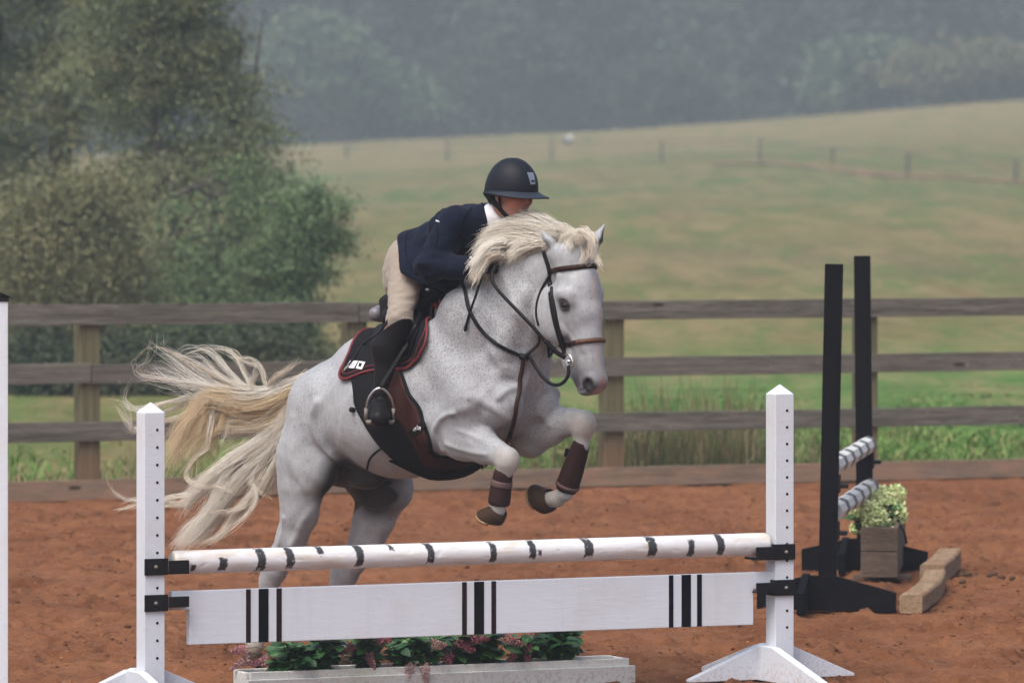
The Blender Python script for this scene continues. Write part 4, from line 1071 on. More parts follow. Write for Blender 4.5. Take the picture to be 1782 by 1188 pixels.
furrow([(962, 520), (972, 556), (988, 585)], .08, .004, .020, .03)
furrow([(1010, 560), (1020, 600), (1028, 636)], .05, .003, .014, .02)
furrow([(640, 640), (620, 700), (600, 760)], .25, .006, .035, .1)
furrow([(876, 828), (870, 870)], NF, .004, .007, .1, False)
disp += (fbm(V[:, 0]*5, V[:, 1]*5, V[:, 2]*5, 3, 77)-.5)*.018+(fbm(V[:, 0]*16, V[:, 1]*16, V[:, 2]*16, 2, 78)-.5)*.006
V = V+vnorm(V, Q)*disp[:, None]
hx, hn, hz = V[:, 0], V[:, 1], V[:, 2]
def near(p, r, soft=.5): # 1 inside, fading to 0
    d = np.sqrt(((V-np.array(p))**2).sum(1)); return np.clip((r-d)/(r*soft), 0, 1)
speck = np.zeros(len(V))
speck = np.maximum(speck, near(hp(850, 560), .55, .6)); speck = np.maximum(speck, near(hp(800, 640), .42, .6)*.9)
speck = np.maximum(speck, near(hp(600, 680), .38, .6)*.75); speck = np.maximum(speck, near(hp(690, 740), .4, .5)*.35); speck = np.maximum(speck, near(hp(900, 720), .3, .6)*.5)
speck = np.maximum(speck*np.clip(.55+(hz-.9)*.9, .1, 1), .06)
dark = np.maximum.reduce([near(hp(622, 845, .08), .21, .35), near(hp(596, 850, .10), .15, .4), near(hp(650, 862, -.06), .17, .5)*.95, near(hp(585, 860, .10), .07, .7)*.8])  # dark sheath skin, with the shade between the hind legs painted in
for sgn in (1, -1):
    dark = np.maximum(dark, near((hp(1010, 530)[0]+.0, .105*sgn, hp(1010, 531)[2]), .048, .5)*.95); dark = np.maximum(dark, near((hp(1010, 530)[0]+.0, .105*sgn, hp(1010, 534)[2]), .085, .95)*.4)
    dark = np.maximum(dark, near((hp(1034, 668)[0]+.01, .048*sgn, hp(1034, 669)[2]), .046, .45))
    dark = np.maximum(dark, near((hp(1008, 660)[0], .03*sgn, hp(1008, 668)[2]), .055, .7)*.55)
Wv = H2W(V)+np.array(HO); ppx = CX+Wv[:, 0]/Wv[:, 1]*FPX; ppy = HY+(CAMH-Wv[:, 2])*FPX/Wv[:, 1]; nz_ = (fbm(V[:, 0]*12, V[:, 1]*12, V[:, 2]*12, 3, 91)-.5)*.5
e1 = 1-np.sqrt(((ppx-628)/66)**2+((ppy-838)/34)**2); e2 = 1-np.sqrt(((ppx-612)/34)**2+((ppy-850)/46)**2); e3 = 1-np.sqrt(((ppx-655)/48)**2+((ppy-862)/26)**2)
groin = np.clip((np.maximum(np.maximum(e1, e2), e3)+nz_*.35)*4, 0, 1)*np.clip((.165-hn)/.03, 0, 1)*np.clip((ppy-812-(ppx-600)*.22)/9, 0, 1)*np.where(hn > .10, np.clip((ppx-560)/14, 0, 1), 1)  # groin mask: dark skin and painted shadow under the belly together
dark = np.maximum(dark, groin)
for p_, r_ in EARS: dark = np.maximum(dark, near(tuple(np.array(p_)+(np.array((-.45, .85, .1))*.012 if p_[1] > 0 else np.array((.9, -.2, 0))*.012)), .030, .5)*.7)
muz = np.maximum(near(hp(1024, 668), .15, .6)*.95, near(hp(1005, 560, .09), .09, .9)*.3)
dap = (fbm(hx*9, hn*9, hz*9, oct=3, seed=5)-.5)*2
grey = np.clip(near(hp(830, 690, .2), .38, .9)*.5+near(hp(880, 720, 0), .30, .9)*.5+near(hp(1000, 560, .08), .16, .9)*.35+dap*.25+.12+near(hp(566, 760, .25), .2, .9)*.4, 0, 1)
pink = np.maximum(near((hp(1046, 668)[0]+.035, -.004, hp(1046, 668)[2]), .046, .5), near((hp(1040, 684)[0]+.01, .0, hp(1038, 688)[2]), .045, .5)*.9)
blaze = np.clip((.022-np.abs(hn+.004+.01*np.sin(hz*20)))/.012, 0, 1)*(hx > hp(1010, 560)[0]+.03)*(hz < hp(0+1010, 480)[2])*(hz > hp(1040, 660)[2])*.5
cream = np.maximum.reduce([near(hp(886, 806, NF), .10, .6), near(hp(1020, 742, FF), .11, .6), near(hp(860, 888, NF), .09, .5), near(hp(965, 870, FF), .10, .5), near(hp(444, 1130, NH), .14, .5), near(hp(588, 1130, FH), .14, .5), near(hp(545, 668, 0), .10, .8)*.6])
hock_grey = np.maximum(near(hp(612, 960, FH), .16, .8), near(hp(480, 1000, NH), .14, .9)*.6)*.6
skinlines = np.maximum(near(hp(565, 800, .16), .10, .9)*.25, 0)
t = NT('grey_horse_coat')
P_ = t.tc.outputs['Object']
c = t.mix(t.ramp(t.noise(5, 5, .6), [(.3, 0), (.7, 1)]), (.340, .354, .374), (.418, .434, .455))
c = t.mix(t.math('MULTIPLY', t.attr('grey'), .62), c, (.205, .205, .23))
# flea-bitten specks
wv = t.n('VectorMath', {0: P_, 1: t.n('VectorMath', {0: t.noise(14, 3, .6, None, 1), 3: .03}, operation='SCALE').outputs[0]}, operation='ADD').outputs[0]
for sc_, thr, st_ in ((210, .34, .52), (125, .25, .6)):
    vo = t.n('TexVoronoi', {'Vector': t.map((1, 1, .62), (sc_*.1, 0, 0), wv), 'Scale': float(sc_), 'Randomness': 1.0})
    rnd = t.n('SeparateColor', {0: vo.outputs['Color']}).outputs[0]
    keep = t.math('LESS_THAN', rnd, t.math('MULTIPLY', t.attr('speck'), .85))
    dot = t.ramp(vo.outputs['Distance'], [(thr, 1), (thr+.14, 0)])
    c = t.mix(t.math('MULTIPLY', t.math('MULTIPLY', dot, keep), st_), c, (.085, .08, .088))
hair = t.noise(55, 5, .75, t.map((1, 1, .35)))
c = t.mix(t.ramp(hair, [(.35, .28), (.6, 0)]), c, (.18, .175, .185))
c = t.mix(t.math('MULTIPLY', t.attr('cream'), .55), c, (.42, .36, .29))
c = t.mix(t.attr('hock'), c, (.22, .21, .22))
c = t.mix(t.attr('blaze'), c, (.46, .37, .33))
c = t.mix(t.attr('muz'), c, (.10, .098, .11))
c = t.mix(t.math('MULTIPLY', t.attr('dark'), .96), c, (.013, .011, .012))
c = t.mix(t.math('MULTIPLY', t.attr('pink'), t.ramp(t.noise(30, 4, .6), [(.3, .55), (.6, 1)])), c, (.38, .18, .15))
t.bump(t.math('ADD', t.noise(160, 4, .7, t.map((1, 1, .4))), t.math('MULTIPLY', t.noise(16, 4, .6), 2.2)), .35, .004)
m_coat = t.done(c, .55, .3)
t.set(t.b.inputs['Sheen Weight'], .15); t.set(t.b.inputs['Sheen Roughness'], .4)

horse = empty('horse', HO, 0, 'white flea-bitten grey horse jumping the striped pole with its forelegs tucked', 'horse')
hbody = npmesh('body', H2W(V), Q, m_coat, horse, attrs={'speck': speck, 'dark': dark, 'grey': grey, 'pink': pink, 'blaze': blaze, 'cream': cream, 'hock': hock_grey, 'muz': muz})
HB = BVHTree.FromPolygons([tuple(v) for v in (H2W(V)+np.array(HO))], [tuple(q) for q in Q])
CAMP = Vector((0, 0, CAMH))
def ray(px, py, bvh=None):
    d = (W(px, py, 30)-CAMP).normalized(); h = (bvh or HB).ray_cast(CAMP, d, 60)
    return (h[0], h[1]) if h[0] is not None else (None, None)
# eyes
t = NT('horse_eye'); m_eye = t.done((.010, .008, .010), .06, .6)
for sgn in (1, -1):
    b = MB(); c0 = Vector((hp(1010, 530)[0], .0915*sgn, hp(1010, 530)[2]))
    ve, fe = [], []
    for i in range(13):
        for j in range(20):
            th = math.pi*i/12; ph = 2*math.pi*j/20; v = Vector((math.sin(th)*math.cos(ph)*.029, math.cos(th)*.020, math.sin(th)*math.sin(ph)*.020)); ve.append(h2w(c0+v)-HO)
    for i in range(12):
        for j in range(20): fe.append((i*20+j, i*20+(j+1) % 20, (i+1)*20+(j+1) % 20, (i+1)*20+j))
    b.add(ve, fe, None, True); b.build('eye', m_eye, horse)
    b = MB()
    for dz_, ln in ((.0125, .95), (-.0135, .6)):   # lids
        P = []
        for i in range(9):
            a = -1.25+2.5*i/8; P.append(h2w(c0+Vector((math.sin(a)*.031, .008*sgn+.0095*math.cos(a)*sgn, dz_*math.cos(a)*1.25-math.sin(a)*.004)))-HO)
        b.tube(P, [.001, .0025, .0035, .004, .004, .004, .0035, .0025, .001] if dz_ > 0 else [.001, .0015, .002, .002, .002, .002, .002, .0015, .001], 6)
    b.build('eyelids', simple_mat('eyelid', (.05, .045, .048), .6), horse)
# hooves
def hoof(fet, ground_dir, r, length, name='hoof', col=(.05, .036, .028)):
    'fet: top of the hoof; ground_dir: direction from pastern to toe'
    a = Vector(fet); d = Vector(ground_dir).normalized(); fw = Vector((d.z, 0, -d.x)) if abs(d.y) < .9 else Vector((1, 0, 0))
    # section ellipse axes: fw (toe direction) and n
    fw = fw.normalized(); si = d.cross(fw).normalized(); b = MB(); seg = 22; vs = []
    prof = [(-.012, .84, 0), (0, .95, 0), (.01, .97, 0), (length*.5, 1.12, .008), (length, 1.30, .020), (length+.004, 1.26, .020), (length+.004, .9, .018), (length-.004, .8, .018)]
    for tt, sc_, off in prof:
        for k in range(seg):
            an = 2*math.pi*k/seg; ca, sa = math.cos(an), math.sin(an)
            slant = tt*(1-.32*max(0, -ca)) if tt > .02 else tt
            vs.append(h2w(a+d*slant+fw*(r*sc_*ca*1.05+off)+si*(r*sc_*sa*.95))-HO)
    fs = [(i*seg+k, i*seg+(k+1) % seg, (i+1)*seg+(k+1) % seg, (i+1)*seg+k) for i in range(len(prof)-1) for k in range(seg)]+[tuple((len(prof)-1)*seg+k for k in range(seg))]
    b.add(vs, fs, None, True); o = b.build(name, m_hoof, horse)
    b = MB(); P = []
    for k in range(15):
        an = -2.3+4.6*k/14; P.append(h2w(a+d*(length+.004-.006)*(1-.32*max(0, -math.cos(an)))+fw*(r*1.16*math.cos(an)*1.05+.020)+si*(r*1.16*math.sin(an)*.95)+d*.008)-HO)
    b.tube(P, .0095, 6); b.build('horseshoe', m_shoe, o)
t = NT('hoof_horn'); g = t.noise(20, 4, .6, t.map((1, 1, 1))); c = t.mix(g, (.017, .010, .007), (.075, .040, .023)); m_hoof = t.done(c, .6, .15)
m_shoe = simple_mat('worn_shoe', (.34, .22, .12), .5, .6, .3, 60)
hoof(hp(866, 889, NF), (-.55, 0, -.70), .049, .066)
hoof(hp(957, 869, FF), (-.93, 0, -.30), .054, .074)
hoof(hp(440, 1138, NH), (.35, 0, -1), .045, .07)
hoof(hp(592, 1146, FH), (.35, 0, -1), .045, .07)

# ================================================================ hair
def hair_mat(name, stops, rough=.55):
    t = NT(name); c = t.ramp(t.attr('tone'), stops); m = t.done(c, rough, .35)
    return m
def strands(name, guides, mat, parent, nper, r_root, spread, thick, seed=0, wav=.006, seg=14, origin=None):
    'guides: list of (points, tone, weight, spread factor)'
    rg = np.random.default_rng(seed); Vs, Fs, Ts = [], [], []; base = 0
    for pts, tone, wgt, spf in guides:
        P = np.array([tuple(p) for p in catmull([Vector(p) for p in pts], 8)])
        L = np.concatenate([[0], np.cumsum(np.linalg.norm(np.diff(P, axis=0), axis=1))]); L /= L[-1]
        n = int(nper*wgt); u = np.linspace(0, 1, seg+1)
        for q in range(n):
            ln = rg.uniform(.42, 1.05)**.7*(1 if rg.random() > .06 else 1.1)
            uu = np.clip(u*ln, 0, 1)
            C = np.stack([np.interp(uu, L, P[:, k]) for k in range(3)], -1)
            o0 = rg.normal(0, r_root, 3); o1 = rg.normal(0, spread*spf, 3); o2 = rg.normal(0, spread*spf*.5, 3)
            env = u[:, None]**.75
            C = C+o0*(1-env)+o1*env+o2*np.sin(u*np.pi)[:, None]
            ph = rg.uniform(0, 6.28, 3); fr = rg.uniform(4, 9)
            C = C+wav*np.sin(u[:, None]*fr+ph)*env*rg.uniform(.3, 1.4)
            rad = thick*rg.uniform(.6, 1.3)*np.clip(1-u, 0, 1)**.5+.0002
            T = np.gradient(C, axis=0); T /= np.linalg.norm(T, axis=1)[:, None]+1e-9
            A = np.cross(T, [0.3, -.9, .25]); A /= np.linalg.norm(A, axis=1)[:, None]+1e-9; B = np.cross(T, A)
            ring = np.stack([C+A*rad[:, None], C-A*rad[:, None]*.5+B*rad[:, None]*.87, C-A*rad[:, None]*.5-B*rad[:, None]*.87], 1)
            Vs.append(ring.reshape(-1, 3))
            i = np.arange(seg)[:, None]*3+base
            for k in range(3):
                k2 = (k+1) % 3
                Fs.append(np.concatenate([i+k, i+k2, i+3+k2, i+3+k], 1))
            Ts.append(np.full((seg+1)*3, np.clip(tone+rg.normal(0, .10), 0, 1))); base += (seg+1)*3
    return npmesh(name, np.concatenate(Vs)-np.array(HO), np.concatenate(Fs), mat, parent, attrs={'tone': np.concatenate(Ts)})
m_hair = hair_mat('pale_horse_hair', [(0, (.34, .26, .18)), (.35, (.70, .53, .32)), (.56, (.68, .58, .44)), (.8, (.76, .70, .60)), (1, (.82, .79, .73))])
def gw(pts, n0=0.0, n1=None, jn=0.0):
    n1 = n0 if n1 is None else n1; m = len(pts)-1
    return [h2w(hp(x, y, n0+(n1-n0)*i/m)) for i, (x, y) in enumerate(pts)]
rr = random.Random(12)
tg = []
def T_(pts, tone=.75, w=1.0, sp=1.0, n0=0.0, n1=0.0, jit=0, rep=1):
    jit *= 1.7
    for r_ in range(int(rep*2.2)):
        j = [(x+rr.uniform(-1, 1)*jit*i/(len(pts)-1), y+rr.uniform(-1, 1)*jit*i/(len(pts)-1)) for i, (x, y) in enumerate(pts)]
        tg.append((gw(j, n0+rr.uniform(-.02, .02), n1+rr.uniform(-.06, .06)), min(1, max(0, tone+rr.uniform(-.08, .08))), w, sp))
# streaming upper tail, golden tuft, pale lower streams with gaps between them
T_([(540, 660), (500, 674), (455, 690), (400, 684), (345, 660), (300, 628), (268, 604)], .9, .16, 1.0, rep=3, jit=9)
T_([(540, 662), (500, 676), (455, 692), (400, 690), (345, 676), (295, 662), (250, 650)], .88, .2, 1.0, rep=3, jit=9)
T_([(540, 662), (505, 670), (468, 688), (425, 684), (385, 655), (345, 622), (318, 606)], .85, .1, .8, rep=2, jit=10)
T_([(540, 662), (498, 678), (452, 696), (405, 696), (375, 688), (345, 684)], .88, .9, .6, rep=4, jit=7)
T_([(538, 668), (480, 700), (425, 706), (385, 692), (356, 702), (338, 742), (318, 792)], .34, .9, 1.0, rep=4, jit=11)
T_([(538, 670), (480, 704), (425, 708), (378, 690), (342, 712), (316, 758), (298, 806)], .40, .9, 1.0, rep=4, jit=11)
T_([(538, 672), (485, 704), (430, 712), (394, 704), (374, 732), (358, 772), (330, 815)], .38, .8, .8, rep=3, jit=11)
T_([(538, 670), (495, 704), (448, 730), (405, 742), (368, 748)], .50, .5, .7, rep=3, jit=9)
T_([(536, 676), (505, 712), (470, 738), (430, 750), (392, 760)], .62, .5, .6, rep=2, jit=9)
T_([(536, 668), (508, 705), (488, 745), (470, 775)], .72, .6, .7, rep=3, jit=9)
T_([(536, 680), (505, 722), (455, 766), (400, 808), (352, 848), (314, 884)], .86, 1, .8, rep=3, jit=9)
T_([(534, 686), (505, 742), (462, 788), (414, 838), (372, 890), (336, 926), (312, 955)], .88, 1.1, .7, rep=4, jit=9)
T_([(534, 684), (500, 736), (446, 780), (408, 815), (388, 860), (356, 910), (322, 952)], .90, 1.1, .8, rep=4, jit=9)
T_([(534, 690), (512, 745), (486, 800), (452, 850), (420, 888), (375, 928), (338, 950)], .76, .7, .45, rep=2, jit=7)
T_([(532, 688), (508, 740), (478, 780), (450, 812), (428, 850)], .84, .6, .5, rep=2, jit=7)
# fly-away wisps
wisps = [[(520, 664), (490, 672), (430, 680), (370, 672), (300, 660), (250, 655), (240, 640), (262, 612), (268, 590)],
 [(520, 664), (480, 680), (400, 665), (340, 635), (290, 610), (262, 600)], [(500, 672), (440, 682), (405, 650), (365, 612), (330, 605), (300, 622)],
 [(500, 672), (450, 682), (425, 650), (405, 612), (355, 600)], [(480, 680), (462, 670), (452, 640), (430, 625), (400, 618)],
 [(470, 685), (478, 660), (500, 645), (522, 622)], [(475, 686), (465, 672), (485, 652), (510, 636)], [(430, 690), (440, 660), (445, 640), (436, 628)],
 [(330, 700), (290, 715), (262, 735), (235, 748), (225, 735), (214, 712), (192, 705)], [(330, 720), (280, 735), (232, 750), (222, 738), (205, 715)],
 [(330, 690), (290, 700), (240, 712), (222, 700), (218, 680), (232, 662)], [(340, 860), (300, 865), (262, 872), (225, 872), (200, 858), (190, 830)],
 [(330, 880), (280, 872), (235, 880), (198, 890)], [(340, 870), (290, 880), (240, 868), (210, 876)], [(400, 800), (360, 845), (400, 862), (430, 850), (470, 835), (478, 860)],
 [(480, 790), (450, 800), (435, 830), (455, 852), (475, 868)], [(460, 810), (440, 850), (425, 880), (380, 890), (350, 870)], [(420, 830), (400, 865), (360, 878), (345, 900), (330, 930)],
 [(360, 780), (335, 800), (325, 830), (350, 850), (380, 848), (410, 852)], [(440, 720), (400, 730), (392, 760), (380, 785)], [(400, 690), (375, 700), (366, 740), (360, 790)],
 [(380, 680), (398, 720), (402, 765), (412, 780)], [(500, 730), (470, 790), (440, 830), (445, 870), (420, 900), (370, 935), (340, 950)]]
wg = []
for wp_ in wisps:
    for q in range(3):
        j = [(x+rr.uniform(-5, 5)*i/3, y+rr.uniform(-5, 5)*i/3) for i, (x, y) in enumerate(wp_)]
        wg.append((gw(j, rr.uniform(-.03, .03), rr.uniform(-.1, .12)), rr.uniform(.6, .95), 1, .35))
tail = strands('tail', tg, m_hair, horse, 100, .018, .022, .0009, 3, wav=.005)
strands('tail_wisps', wg, m_hair, tail, 11, .01, .011, .0008, 4, wav=.01, seg=20)
# a soft inner body of the tail, so that the root reads full
# mane, blown back over the crest
mg = []
def Mn(pts, tone=.85, w=1.0, sp=1.0, n0=.02, n1=.05, rep=1, jit=6):
    for r_ in range(rep):
        a = rr.uniform(-1, 1); j = [(x+a*5+rr.uniform(-1, 1)*jit*i/(len(pts)-1), y+a*2+rr.uniform(-1, 1)*jit*i/(len(pts)-1)) for i, (x, y) in enumerate(pts)]
        mg.append((gw(j, n0+rr.uniform(-.03, .03), n1+rr.uniform(-.03, .03)), min(1, max(0, tone+rr.uniform(-.1, .1))), w, sp))
Mn([(990, 412), (962, 394), (930, 382), (900, 380), (872, 384)], .8, 1, .8, .0, .0, 5)
Mn([(975, 410), (945, 396), (912, 390), (885, 392), (858, 402)], .85, 1, .9, .01, .03, 6)
Mn([(962, 412), (930, 400), (895, 398), (862, 406), (834, 420)], .92, 1, 1, .02, .06, 8)
Mn([(955, 418), (915, 408), (878, 404), (850, 418), (830, 440)], .9, 1, 1, .03, .08, 8)
Mn([(948, 424), (905, 418), (872, 420), (850, 440), (838, 470)], .9, 1, 1, .04, .10, 8)
Mn([(940, 428), (900, 424), (875, 432), (858, 455), (848, 488)], .8, 1, .9, .05, .12, 6)
Mn([(925, 430), (898, 430), (878, 442), (866, 460)], .8, .8, .8, .05, .12, 5)
Mn([(950, 424), (925, 426), (905, 436), (885, 452)], .85, .8, .9, .05, .11, 5)
Mn([(905, 440), (875, 455), (845, 480), (815, 488), (790, 490)], .65, .7, .7, .02, .07, 4)
Mn([(870, 440), (846, 452), (832, 470), (824, 488)], .72, .8, .8, .14, .235, 3); Mn([(880, 425), (852, 432), (834, 448), (826, 468)], .85, .8, .8, .12, .23, 3)
Mn([(1000, 418), (985, 404), (965, 400), (945, 404)], .8, .8, .8, .0, .03, 5)
# forelock
for q in range(9):
    x0 = rr.uniform(985, 1022)
    Mn([(x0, 420), (x0+rr.uniform(-6, 18), 402+rr.uniform(-3, 6)), (x0+rr.uniform(5, 25), 415), (min(1045, x0+rr.uniform(0, 32)), 440), (min(1046, x0+rr.uniform(0, 30)), 462)], .82, .45, .5, rr.uniform(-.05, .05), rr.uniform(-.06, .07))
for q in range(6):
    x0 = rr.uniform(985, 1010)
    Mn([(x0+15, 418), (x0, 408), (x0-15, 416), (x0-18, 432)], .8, .5, .5, .02, .06)
strands('mane', mg, m_hair, horse, 165, .012, .019, .0009, 8, wav=.004, seg=10)
# ================================================================ rider
def clip(F, p, nrm, mir=False):
    'keep the side the normal points away from'
    nrm = np.array(nrm, dtype=np.float32); nrm /= np.linalg.norm(nrm); p = np.array(p, dtype=np.float32)
    g = [(np.arange(F.n[k], dtype=np.float32)*F.v+F.lo[k]) for k in range(3)]
    X, Y, Z = np.meshgrid(*g, indexing='ij', sparse=True)
    if mir: Y = np.abs(Y)
    F.a = np.maximum(F.a, (X-p[0])*nrm[0]+(Y-p[1])*nrm[1]+(Z-p[2])*nrm[2])
HC_ = Vector(h2w(hp(890, 329, 0))); HYAW = R(44); HPIT = R(7)
FW = Vector((math.cos(HYAW)*math.cos(HPIT), -math.sin(HYAW)*math.cos(HPIT), -math.sin(HPIT)))
LT = Vector((-math.sin(HYAW), -math.cos(HYAW), 0))      # towards the camera side
UP = LT.cross(FW).normalized()
if UP.z < 0: UP = -UP
def hdw(f_, l, u): return HC_+FW*f_+LT*l+UP*u
def hd(f_, l, u): return w2h(hdw(f_, l, u))
def dloc(v): return (v.dot(SD), v.dot(ND), v.z)
HROT = np.array([dloc(FW), dloc(LT), dloc(UP)]).T
def limbs_pts(sg):
    sh = (.535, .172*sg, hp(800, 386, 0)[2]); el = (hp(750, 460, .26)[0], .262*sg, hp(750, 463, .26)[2]); wr = (hp(818, 466, .19)[0], .185*sg, hp(818, 466, .19)[2])
    hp_ = (hp(711, 462, .1)[0], .100*sg, hp(711, 462, .1)[2]); kn = (hp(693, 556, .29)[0], .285*sg, hp(693, 556, .29)[2])
    an = (hp(664, 682, .32)[0], .315*sg, hp(664, 682, .32)[2]); toe = (hp(661, 727, .40)[0], .40*sg, hp(661, 727, .40)[2]); heel = (an[0]-.045, an[1]-.03*sg, an[2]-.055)
    return sh, el, wr, hp_, kn, an, toe, heel
pel = hp(733, 446, 0); wai = hp(768, 430, 0); che = hp(818, 417, 0); nb = hp(848, 390, 0)
def hand(F, sg, e=0.0):
    sh, el, wr, *_ = limbs_pts(sg); w = np.array(wr); d = np.array([.80, -.30*sg, .12]); d /= np.linalg.norm(d)
    k = w+d*.085; side = np.array([0.1, .0, 1.0]); inn = np.array([-.1, -1.0*sg, 0]); inn /= np.linalg.norm(inn)
    F.cone(w, w+d*.03, .027+e, .030+e, .01, .85); F.cone(w+d*.03, k, .031+e, .034+e, .012, .6)
    for i, (o_, ln) in enumerate(((.030, .036), (.011, .040), (-.009, .038), (-.028, .030))):
        a = k+side*o_; b_ = a+d*ln*.8+inn*ln*.35; c_ = b_+inn*ln*.85-d*.008; g_ = c_-d*ln*.75-inn*.004
        F.cone(a, b_, .0105+e, .0098+e, .006); F.cone(b_, c_, .0098+e, .009+e, .004); F.cone(c_, g_, .009+e, .008+e, .004)
    a = w+d*.03+side*.028; b_ = a+d*.035+side*.018+inn*.012; c_ = b_+d*.032+inn*.018-side*.004
    F.cone(a, b_, .014+e, .012+e, .008); F.cone(b_, c_, .012+e, .0095+e, .005)
f = Field((-.25, -.50, .90), (1.05, .50, 2.45), .0052)
f.cone(pel, wai, .112, .108, .05, 1.15); f.cone(wai, che, .115, .135, .05, 1.2); f.cone(che, nb, .135, .085, .05, 1.25)
f.cone((.47, -.13, nb[2]-.01), (.47, .13, nb[2]-.01), .075, .075, .05)
f.cone(nb, hd(-.035, 0, -.085), .056, .053, .03)
for sg in (1, -1):
    sh, el, wr, hj, kn, an, toe, heel = limbs_pts(sg)
    f.cone(sh, el, .052, .040, .03); f.cone(el, wr, .039, .027, .02); hand(f, sg)
    f.ell((pel[0]-.02, .065*sg, pel[2]-.03), (.095, .090, .115), k=.05)
    f.cone(hj, kn, .088, .046, .05); f.cone(kn, (kn[0]*.6+an[0]*.4-.02, kn[1], kn[2]*.6+an[2]*.4), .055, .056, .03)
    f.cone((kn[0]*.6+an[0]*.4-.02, kn[1], kn[2]*.6+an[2]*.4), an, .056, .034, .03); f.cone(an, heel, .034, .03, .02); f.cone(heel, toe, .03, .028, .02)
# head and face
f.ell(hd(-.005, 0, .012), (.097, .076, .100), HROT, k=.02)
f.ell(hd(.032, 0, -.055), (.066, .060, .075), HROT, k=.03)
f.cone(hd(.060, 0, -.105), hd(.078, 0, -.112), .028, .022, .02)                      # chin
for sg in (1, -1):
    f.cone(hd(.0, .055*sg, -.075), hd(.06, .022*sg, -.112), .016, .016, .02)             # jaw edge
    f.ell(hd(.066, .040*sg, -.045), (.026, .024, .022), HROT, k=.02)                     # cheek
    f.ell(hd(.094, .031*sg, -.010), (.016, .017, .011), HROT, k=.010, sub=True)          # eye socket
    f.ell(hd(.076, .031*sg, -.011), (.014, .014, .012), HROT, k=.004)
    f.ell(hd(-.005, .078*sg, -.03), (.018, .010, .030), HROT, k=.008)                    # ear
    f.ell(hd(.098, .012*sg, -.052), (.009, .008, .007), HROT, k=.006)
f.cone(hd(.090, 0, .004), hd(.112, 0, -.043), .008, .011, .014)                           # nose
f.ell(hd(.098, 0, -.074), (.010, .022, .0055), HROT, k=.008); f.ell(hd(.096, 0, -.085), (.010, .018, .006), HROT, k=.008)
f.ell(hd(.106, 0, -.0795), (.012, .022, .0018), HROT, k=.004, sub=True)
V, Q = f.mesh(2)
t = NT('skin')
lips = np.clip(1-np.sqrt(((V-np.array(hd(.104, 0, -.079)))**2).sum(1))/.022, 0, 1)
flush = np.clip(1-np.sqrt(((V-np.array(hd(.07, .045, -.045)))**2).sum(1))/.06, 0, 1)
c = t.mix(t.noise(40, 4, .6), (.36, .190, .145), (.43, .24, .185)); c = t.mix(t.attr('flush'), c, (.48, .16, .12)); c = t.mix(t.attr('lips'), c, (.36, .09, .08))
t.set(t.b.inputs['Subsurface Weight'], .12); t.set(t.b.inputs['Subsurface Radius'], (.01, .004, .002)); t.set(t.b.inputs['Subsurface Scale'], .5)
m_skin = t.done(c, .5, .35)
person = empty('person', HO, 0, 'rider in navy jacket, beige breeches and dark helmet leaning over the horse neck', 'person')
npmesh('body', H2W(V), Q, m_skin, person, attrs={'lips': lips, 'flush': flush})
for sg in (1, -1):
    b = MB(); c0 = hdw(.0865, .031*sg, -.0105)-HO
    b.tube([c0-FW*.004, c0+FW*.002, c0+FW*.0042], [.0075, .0065, .003], 12); b.build('eye', simple_mat('rider_eye', (.05, .03, .02), .1), person)
    b = MB(); P = [hdw(.092+.004*math.sin(i/6*3.1), (.014+.034*i/6)*sg, .0105+.004*math.sin(i/6*3.1))-HO for i in range(7)]
    b.tube(P, [.0015, .0025, .003, .003, .0028, .002, .001], 6); b.build('eyebrow', simple_mat('brow_hair', (.05, .03, .02), .8), person)

def wrinkle(V, amp, sc, dirs, seed):
    'push cloth in and out by folds running across the given axis'
    d = fbm(V[:, 0]*sc*dirs[0], V[:, 1]*sc*dirs[1], V[:, 2]*sc*dirs[2], 3, seed)-.5
    return d*amp
def normals(V, Q):
    n = np.cross(V[Q[:, 2]]-V[Q[:, 0]], V[Q[:, 3]]-V[Q[:, 1]]); N = np.zeros_like(V)
    for i in range(4): np.add.at(N, Q[:, i], n)
    return N/(np.linalg.norm(N, axis=1)[:, None]+1e-9)
# breeches
def cloth_mat(name, c0, c1, rough=.85, sc=320, sheen=.2):
    t = NT(name); n1 = t.noise(6, 4, .6); w_ = t.noise(sc, 2, .5, t.map((1, 1, 1)))
    c = t.mix(n1, c0, c1); c = t.mix(t.math('MULTIPLY', w_, .3), c, tuple(x*.6 for x in c0)); t.bump(w_, .25, .0015)
    t.set(t.b.inputs['Sheen Weight'], sheen); return t.done(c, rough, .08)
m_br = cloth_mat('beige_breeches', (.29, .245, .205), (.36, .31, .26)); m_navy = cloth_mat('navy_wool', (.0050, .0075, .019), (.008, .012, .027), .85, 240, .04)
f = Field((-.25, -.45, 1.15), (.75, .45, 2.2), .0055)
f.cone((pel[0]-.0, 0, pel[2]), wai, .116, .112, .05, 1.15)
for sg in (1, -1):
    sh, el, wr, hj, kn, an, toe, heel = limbs_pts(sg)
    f.ell((pel[0]-.022, .070*sg, pel[2]-.035), (.102, .094, .122), k=.04)
    f.ell((pel[0]-.035, .088*sg, pel[2]-.11), (.092, .085, .10), k=.05)
    f.cone(hj, kn, .094, .052, .05); f.ell((kn[0]+.012, kn[1], kn[2]+.015), (.050, .050, .060), k=.03)
    f.cone(kn, (kn[0]*.55+an[0]*.45-.02, kn[1], kn[2]*.55+an[2]*.45), .050, .045, .03)
V, Q = f.mesh(2); N = normals(V, Q)
kz = limbs_pts(1)[4][2]; hzp = limbs_pts(1)[3][2]
w1 = np.exp(-((V[:, 2]-kz-.05)/.09)**2)+.8*np.exp(-((V[:, 2]-hzp+.05)/.08)**2)
V = V+N*(wrinkle(V, .012, 16, (1.6, .5, 2.4), 3)*(w1+.2))[:, None]
